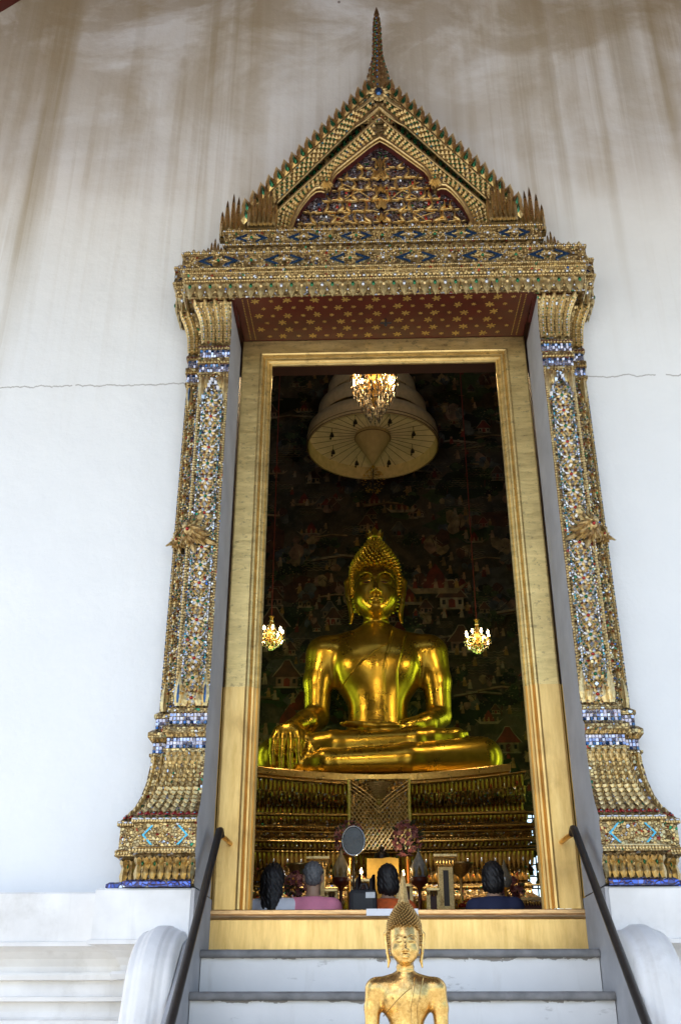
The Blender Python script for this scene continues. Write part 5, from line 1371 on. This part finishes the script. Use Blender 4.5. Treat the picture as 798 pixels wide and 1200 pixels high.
chandelier((2.02, 12.0, 8.44), 'small lit chandelier on a red cord over the shoulder at the right', .235, .72, 8, 'tall', 36, 19.9)

# ---- altar table and the things on it
AT = 2.735
al = thing('altar_table', 'long gilded altar table before the throne, mostly hidden by the threshold', 'altar table', (0, 6.2, FZ))
b = MB(); b.box(-2.6, 2.6, 5.55, 6.95, AT-.06, AT); b.build('table_top', M['gold'], al, .01)
b = MB(); b.box(-2.5, 2.5, 5.62, 6.9, AT-.22, AT-.062); b.build('apron', M['mosaic_dark'], al)
for x in (-2.4, 2.4):
    for y in (5.75, 6.75): b = MB(); b.box(x-.07, x+.07, y-.07, y+.07, FZ, AT-.222); b.build('leg', M['gold'], al, .01)
pinkm = [plain('dusky_pink_petal', (.34,.12,.15), .7, 0, .4, 30), plain('pale_pink_petal', (.50,.24,.26), .7, 0, .3, 30), plain('dark_leaf', (.03,.045,.02), .7)]
def bouquet(x, y, z0, z1, label):
    t = thing('flower_bouquet', label, 'bouquet', (x, y, AT), 'dusky pink flower bouquets on the altar')
    b = MB(); h = z0-AT; b.lathe([(.07,0),(.075,.02),(.03,.08),(.025,h*.5),(.03,h*.75),(.055,h*.95),(.06,h),(.05,h-.01)], (x, y, AT), 16); b.build('vase', M['brass'], t)
    b = MB(); cz = (z0+z1)/2; hz = (z1-z0)/2
    for k in range(120):
        v = Vector((RND.gauss(0, 1), RND.gauss(0, 1), RND.gauss(0, 1))).normalized()*RND.uniform(.75, 1.02); c = (x+v.x*.185, y+v.y*.185, cz+v.z*hz)
        if k % 4 == 3:
            b.leaf(c, v.orthogonal(), v, .05, .09, .01, 2, both=True)
        else:
            m = 0 if RND.random() < .65 else 1
            n = v; t1 = n.orthogonal().normalized(); t2 = n.cross(t1)
            for q in range(6):
                a = q*pi/3+k; u = (t1*cos(a)+t2*sin(a)+n*.7).normalized(); b.leaf(c, u.cross(n), u, .030, .05, .008, m, both=True)
    for k in range(8): a = k*pi/4; b.tube([(x, y, z0-.02), (x+.12*cos(a), y+.12*sin(a), cz)], .005, 4, 2)
    b.build('flowers', pinkm, t)
bouquet(-.475, 6.45, 3.50, 3.93, 'dusky pink bouquet on a tall vase behind the oval framed disc')
bouquet(.285, 6.45, 3.48, 3.93, 'dusky pink bouquet on a tall vase right of the gold cushion')
bouquet(-1.14, 6.5, 2.98, 3.30, 'low pink bouquet between the white bloused woman and the grey haired man')
bouquet(1.62, 6.7, 2.95, 3.25, 'low pink bouquet near the right door jamb')
t = thing('oval_portrait', 'oval framed glass portrait disc with bright rim before the left bouquet', 'portrait', (-.41, 5.9, AT))
b = MB(); n = 28; cx, cz = -.41, 3.60
b.add([(cx+.135*cos(2*pi*k/n), 5.88, cz+.17*sin(2*pi*k/n)) for k in range(n)], [tuple(range(n))]); 
b.build('picture', plain('grey_portrait_glass', (.09,.10,.11), .25, .0, .6, 14), t)
b = MB(); b.tube([(cx+.142*cos(2*pi*k/n), 5.875, cz+.178*sin(2*pi*k/n)) for k in range(n+1)], .013, 6); b.build('frame', M['mirror'], t)
b = MB(); b.tube([(cx, 5.90, cz-.18), (cx, 5.90, AT+.02)], .014, 6); b.lathe([(.10, 0), (.10, .015), (.02, .03)], (cx, 5.90, AT), 14); b.build('stand', M['iron'], t)
t = thing('gold_cushion', 'square mustard gold cloth backrest standing upright on the altar', 'cushion', (-.04, 6.3, AT))
b = MB(); rows = []
for i in range(9):
    r = []
    for j in range(9):
        u, v = i/8-.5, j/8-.5; x = -.04+u*.41*(1+.06*cos(v*pi)*0-.05*(1-abs(2*v))*0); pad = .05*cos(u*pi)*cos(v*pi)
        r.append((x*1+.0, 6.28-pad, 3.22+v*.44+.012*sin(u*7)))
    rows.append(r)
b.grid([list(r) for r in rows][::-1], 0, True); b.box(-.24, .16, 6.285, 6.34, 3.0, 3.44, 0); b.box(-.22, .14, 6.25, 6.36, AT, 3.0, 0)
b.build('pad', plain('mustard_cloth', (.52,.34,.07), .75, 0, .2, 25), t)
t = thing('lidded_bowl', 'black lidded alms bowl just above the gold cushion', 'bowl', (-.05, 6.6, AT))
b = MB(); b.lathe([(.05, .0), (.06, .5), (.06, .66), (.09, .70), (.105, .76), (.09, .81), (.05, .83), (.03, .86), (.012, .90), (.002, .92)], (-.05, 6.6, AT), 18); b.build('bowl', M['iron'], t)
def lantern(x, y, m, label):
    t = thing('bud_lantern', label, 'lantern', (x, y, AT), 'bud shaped lanterns on red stands'); p = (x, y, AT)
    b = MB(); b.lathe([(.07,0),(.07,.02),(.022,.05),(.022,.26),(.035,.29),(.10,.34),(.115,.40),(.10,.41)], p, 16); b.build('stand', M['red'], t)
    b = MB(); b.lathe([(.09,.41),(.105,.46),(.10,.52),(.075,.58),(.045,.64),(.022,.69),(.010,.73),(.002,.76)], p, 20, 0, True, .05, 10); b.build('bud', m, t)
    b = MB()
    for k in range(8): a = k*pi/4; b.leaf((x+.104*cos(a), y+.104*sin(a), AT+.42), (-sin(a), cos(a), 0), (-.05*cos(a), -.05*sin(a), 1), .06, .12, .012, 0)
    b.build('trim', M['gold'], t)
lantern(-.565, 5.8, plain('cream_bud', (.52,.42,.26), .4, 0, .25, 20), 'cream bud shaped lantern on a red stand left of the gold cushion')
lantern(.405, 5.8, plain('grey_glass_bud', (.40,.43,.48), .2, .2, .3, 20), 'grey glass bud lantern on a red stand right of the gold cushion')
def column(x, y, label):
    t = thing('gilded_column', label, 'column', (x, y, AT), 'short gilded square columns on the altar')
    b = MB(); b.box(x-.10, x+.10, y-.10, y+.10, AT+.06, AT+.60); b.box(x-.12, x+.12, y-.12, y+.12, AT, AT+.06); b.build('shaft', M['gold_old'], t, .008)
    b = MB(); b.box(x-.035, x+.035, y-.106, y-.102, AT+.12, AT+.55); b.build('inset_panel', M['iron'], t)
    b = MB(); P = [(x-.10, y+.10), (x-.10, y-.10), (x+.10, y-.10), (x+.10, y+.10)]
    b.sweep(P, [(.0, AT+.595), (.02, AT+.61), (.01, AT+.63), (.03, AT+.69), (.05, AT+.715), (.05, AT+.745), (-.09, AT+.747)])
    for i in range(6): b.leaf((x-.10+i*.04, y-.105, AT+.62), X, (0, -.3, 1), .036, .08, .015, 0)
    b.build('capital', M['gold'], t)
column(.765, 6.35, 'gilded square column with dark inset panel left of the navy shirted visitor'); column(-.885, 6.5, 'gilded square column whose capital shows above the grey haired man')
def stool(x, y, h, w, label):
    t = thing('offering_stand', label, 'stand', (x, y, AT), 'low gilded offering stands on the altar')
    b = MB(); b.box(x-w/2, x+w/2, y-.10, y+.10, AT+h-.04, AT+h); b.build('top', M['gold'], t, .006)
    for s in (-1, 1):
        for q in (-1, 1): b = MB(); b.box(x+s*(w/2-.025)-.02, x+s*(w/2-.025)+.02, y+q*.07-.02, y+q*.07+.02, AT, AT+h-.042); b.build('leg', M['gold_old'], t)
    b = MB(); b.box(x-w/2+.046, x+w/2-.046, y-.06, y-.05, AT+.03, AT+h-.05); b.build('panel', M['darkred'], t)
    b = MB(); [b.leaf((x-w/2+.02+i*.035, y-.092, AT+h-.045), (-1, 0, 0), (0, 0, -1), .033, .06, .012, 0) for i in range(int((w-.02)/.035))]; b.build('apron', M['gold'], t)
stool(.575, 5.95, .30, .17, 'small gilded stand with dark red panel beside the gilded column'); stool(-.69, 6.0, .30, .17, 'small gilded stand between the grey haired man and the cream lantern')
stool(1.86, 6.3, .22, .34, 'wide low gilded stand near the right door jamb'); stool(-.30, 6.05, .42, .30, 'gilded stand holding a candle left of the gold cushion'); stool(.22, 6.05, .36, .22, 'gilded stand below the right bouquet')
def candle(x, y, z0, h, label, lit=True, thin=False):
    t = thing('candle', label, 'candle', (x, y, z0), 'orange and white candles on the altar'); r = .009 if thin else .016
    b = MB(); b.lathe([(.03,0),(.03,.012),(.012,.02)], (x, y, z0), 10); b.build('holder', M['brass'], t)
    b = MB(); b.lathe([(r,.012),(r,h),(.001,h+.004)], (x, y, z0), 8); b.build('wax', plain('orange_wax', (.55,.16,.03), .5) if thin else plain('cream_wax', (.7,.6,.4), .5), t)
    if lit: b = MB(); b.lathe([(.002,h+.01),(.016,h+.03),(.012,h+.05),(.001,h+.085)], (x, y, z0), 8); b.build('flame', M['flame'], t); bulb_glow(t, (x, y-.02, z0+h+.10), 2.0, .02)
candle(-.315, 6.02, AT+.42, .05, 'lit candle flame left of the gold cushion'); candle(.215, 6.02, AT+.36, .08, 'lit candle flame just behind the small statue crown')
candle(1.35, 6.6, AT, .62, 'thin orange candle right of the navy shirted visitor', False, True); candle(1.75, 6.75, AT, .60, 'thin orange candle by the right door jamb', False, True)
candle(-1.0, 6.7, AT, .55, 'thin orange candle left of the grey haired man', False, True); candle(.28, 6.2, AT, .68, 'thin orange candle in front of the right bouquet', False, True)
def funnel(x, y, label):
    t = thing('goblet_stand', label, 'stand', (x, y, AT), 'dark tall goblet stands on the altar'); p = (x, y, AT)
    b = MB(); b.lathe([(.08,0),(.08,.02),(.02,.06),(.018,.5),(.03,.53),(.09,.58),(.16,.68),(.18,.71),(.15,.715),(.02,.68)], p, 18, 0, True); b.build('goblet', M['gold_old'], t)
funnel(1.0, 6.8, 'dark gold goblet stand left of the navy shirted visitor'); funnel(-1.16, 6.85, 'dark gold goblet stand left of the grey haired man')
redm = [plain('red_blossom', (.42,.03,.02), .6, 0, .4, 30), plain('silver_bowl', (.5,.5,.5), .3, .9, .2, 10)]
for x, y, lab in ((1.02, 6.05, 'tray of red blossoms left of the navy shirted visitor'), (1.36, 6.15, 'tray of red blossoms behind the navy shirted visitor'), (-1.13, 6.1, 'tray of red blossoms left of the grey haired man')):
    t = thing('flower_tray', lab, 'flower tray', (x, y, AT), 'trays of red blossoms on the altar')
    b = MB(); b.lathe([(.06,0),(.05,.03),(.12,.06),(.15,.075),(.14,.07)], (x, y, AT), 18); b.build('tray', redm[1], t)
    b = MB(); 
    for k in range(60):
        a, r = RND.uniform(0, 2*pi), .13*sqrt(RND.random()); c = Vector((x+r*cos(a), y+r*sin(a), AT+.08+RND.uniform(0, .10)*(1-r/.16)))
        for q in range(5): u = Vector((cos(q*1.257+k), sin(q*1.257+k), .5)).normalized(); b.leaf(c, u.cross(Vector(Z)), u, .025, .035, .006, 0, both=True)
    b.build('blossoms', redm[0], t)
t = thing('glass_lamp', 'clear glass bud lamp right of the navy shirted visitor', 'lamp', (1.50, 6.1, AT)); p = (1.50, 6.1, AT)
b = MB(); b.lathe([(.06,0),(.06,.02),(.02,.04),(.02,.28),(.05,.32)], p, 14); b.build('stand', M['brass'], t)
b = MB(); b.lathe([(.05,.32),(.085,.38),(.08,.45),(.045,.53),(.02,.60),(.012,.64),(.002,.66)], p, 16); b.build('bud', plain('dim_glass', (.30,.29,.26), .15, .2, .3, 20), t)

# ---- visitors seated on the hall floor, seen from behind
def ppl_core(P):
    Q = P.copy(); Q[:, 0] = np.abs(P[:, 0])
    d = ell(Q, (0, 0, .13), (.19, .16, .14)); d = smin(d, cone(Q, (0, .0, .15), (0, .02, .45), .135, .145), .08)
    d = smin(d, cone(Q, (0, .02, .50), (.135, .015, .50), .085, .065), .06)
    arm = chain(Q, [(.165, .015, .505), (.215, .06, .29), (.06, .27, .34)], [.058, .045, .03], .03)
    return smin(d, arm, .04)
def ppl_legs(P):
    Q = P.copy(); Q[:, 0] = np.abs(P[:, 0])
    return smin(chain(Q, [(.09, .02, .10), (.20, .40, .085)], [.10, .07], .03), chain(Q, [(.20, .40, .065), (.07, .0, .06), (.06, -.17, .05)], [.06, .05, .035], .03), .03)
def ppl_head(P):
    Q = P.copy(); Q[:, 0] = np.abs(P[:, 0]); c = .735
    d = ell(Q, (0, .025, c+.02), (.073, .09, .095)); d = smin(d, ell(Q, (0, .05, c-.045), (.055, .06, .06)), .04)
    d = smin(d, ell(Q, (0, .122, c-.02), (.014, .02, .03)), .02); d = smin(d, ell(Q, (0, .10, c-.065), (.028, .014, .010)), .012)
    d = smax(d, -ell(Q, (.030, .118, c+.008), (.016, .010, .008)), .012)
    d = smin(d, ell(Q, (.076, .02, c-.005), (.010, .022, .034)), .008)
    return smin(d, cone(Q, (0, .0, .52), (0, .015, c-.04), .055, .05), .03)
def ppl_hands(P):
    Q = P.copy(); Q[:, 0] = np.abs(P[:, 0])
    d = ell(Q, (.016, .285, .375), (.016, .04, .05))
    for k in range(4): d = smin(d, cone(Q, (.013, .262+.017*k, .40), (.010, .262+.017*k, .475-.012*abs(k-1.5)), .008, .006), .006)
    return smin(d, cone(Q, (.02, .255, .37), (.016, .235, .42), .010, .008), .01)
def ppl_body(P): return smin(smin(ppl_core(P), ppl_legs(P), .03), smin(ppl_head(P), ppl_hands(P), .01), .02)
MADE = {}
def shaped(name, f, lo, hi, h, m, t):
    """the same garment or body shape again, in another material"""
    if name not in MADE: MADE[name] = sdf_obj(name, f, lo, hi, h, m, t); return MADE[name]
    me = MADE[name].data.copy(); me.materials[0] = m; o = bpy.data.objects.new(name, me); COL.objects.link(o); o.parent = t; return o
def person(label, x, y, rz, sc, skin, shirt, trousers, hairm, hair_f, turn=0.0):
    t = thing('person', label, 'person', (x, y, FZ), 'visitors seated on the hall floor')
    t.rotation_euler.z = rz
    o = shaped('body', ppl_body, (-.32, -.26, -.02), (.32, .52, .86), .011, skin, t); o.scale = (sc,)*3
    def top(P): return smax(ppl_core(P)-.013-.006*np.sin(P[:, 2]*70+P[:, 0]*40)*(P[:, 2] < .45), smax(P[:, 2]-.585, .10-P[:, 2], .01), .01)
    o = shaped('shirt', top, (-.32, -.22, .05), (.32, .40, .63), .0095, shirt, t); o.scale = (sc,)*3
    def leg(P): return smin(ppl_legs(P), smax(ppl_core(P), P[:, 2]-.2, .02), .02)-.012
    o = shaped('trousers', leg, (-.34, -.26, -.02), (.34, .54, .25), .014, trousers, t); o.scale = (sc,)*3
    o = sdf_obj('hair', hair_f, (-.16, -.20, .36), (.16, .2, .90), .0075, hairm, t); o.scale = (sc,)*3
    return t
def strand(P, f=90, a=.0035): return a*np.sin(P[:, 0]*f*2+np.sin(P[:, 2]*25)*1.5)*np.cos(P[:, 1]*f)+.002*np.sin(P[:, 2]*130+P[:, 0]*200)
def hair_short(P):
    d = ell(P, (0, .012, .772), (.085, .098, .092)); d = smin(d, ell(P, (0, -.03, .715), (.060, .048, .052)), .03)
    d = smax(d, P[:, 1]-.045-.6*np.maximum(P[:, 2]-.76, 0), .015); d = smax(d, -ell(np.abs(P), (.082, .02, .725), (.022, .03, .045)), .01)
    return d+strand(P)*.8
def hair_long(P):
    d = ell(P, (0, .012, .765), (.085, .100, .100)); d = smin(d, chain(P, [(0, -.040, .74), (0, -.080, .62), (.02, -.120, .45)], [.070, .050, .02], .03), .05)
    d = smin(d, chain(P, [(.05, -.03, .72), (.06, -.06, .62), (.04, -.11, .50)], [.05, .035, .02], .02), .04); d = smin(d, chain(P, [(-.05, -.03, .72), (-.06, -.06, .62), (-.04, -.11, .50)], [.05, .035, .02], .02), .04)
    return smax(d, P[:, 1]-.05-.6*np.maximum(P[:, 2]-.76, 0), .015)+strand(P, 90, .0028)
def hair_bob(P):
    d = ell(P, (0, .010, .765), (.087, .102, .102)); d = smin(d, ell(P, (.006, -.03, .675), (.070, .068, .075)), .04)
    d = smin(d, ell(np.stack([np.abs(P[:, 0]), P[:, 1], P[:, 2]], 1), (.064, .0, .685), (.026, .05, .065)), .03)
    return smax(d, P[:, 1]-.05-.6*np.maximum(P[:, 2]-.76, 0), .015)+strand(P, 90, .0028)
skin = plain('skin', (.42,.25,.16), .55, 0, .1, 20, .05); black = plain('black_hair', (.012,.010,.010), .6, 0, .4, 60, .3); grey = plain('grey_hair', (.16,.16,.165), .6, 0, .6, 60, .4)
dark = plain('dark_trousers', (.03,.03,.04), .8)
person('person with long black hair in a white blouse, half hidden by the door jamb', -.965, 1.15, -.15, .97, skin, plain('white_cotton', (.86,.86,.90), .8, 0, .1, 12), dark, black, hair_long)
person('person with grey hair in a pink shirt, kneeling with back turned', -.645, 1.15, .03, .98, skin, plain('pink_cotton', (.92,.30,.42), .8, 0, .12, 12), dark, grey, hair_short)
p3 = person('person with black hair tied back, orange patterned scarf on the shoulders, behind the small statue', -.045, 1.25, .12, .97, skin, plain('orange_red_scarf', (.90,.16,.03), .8, 0, .5, 14), dark, black, hair_bob)
person('person with black bobbed hair in a navy blue shirt, sitting alone at the right', .79, 1.15, -.22, .975, skin, plain('navy_cotton', (.022,.028,.075), .8, 0, .2, 12), dark, black, hair_bob)
t = thing('backpack', 'black backpack with a white tag left of the orange scarf', 'backpack', (-.24, 1.0, FZ))
b = MB(); b.box(-.355, -.135, .93, 1.06, FZ, 2.49); bag = b.build('bag', plain('black_nylon', (.018,.018,.02), .6, 0, .3, 20), t, .035)
b = MB(); b.box(-.34, -.15, .895, .928, FZ+.03, 2.30); b.build('pocket', plain('dark_grey_nylon', (.03,.03,.035), .6, 0, .3, 20), t, .02)
b = MB()
for x in (-.30, -.19): b.tube([(x, .96, 2.40), (x+.01, .97, 2.56), (x+.03, 1.02, 2.60), (x+.03, 1.06, 2.45)], .013, 6)
b.tube([(-.27, .98, 2.485), (-.26, .98, 2.53), (-.22, .98, 2.53), (-.21, .98, 2.485)], .010, 6); b.build('strap', M['iron'], t)
b = MB(); b.box(-.225, -.15, .918, .9285, 2.42, 2.465); b.build('tag', plain('white_label', (.75,.75,.75), .6), t, .004)
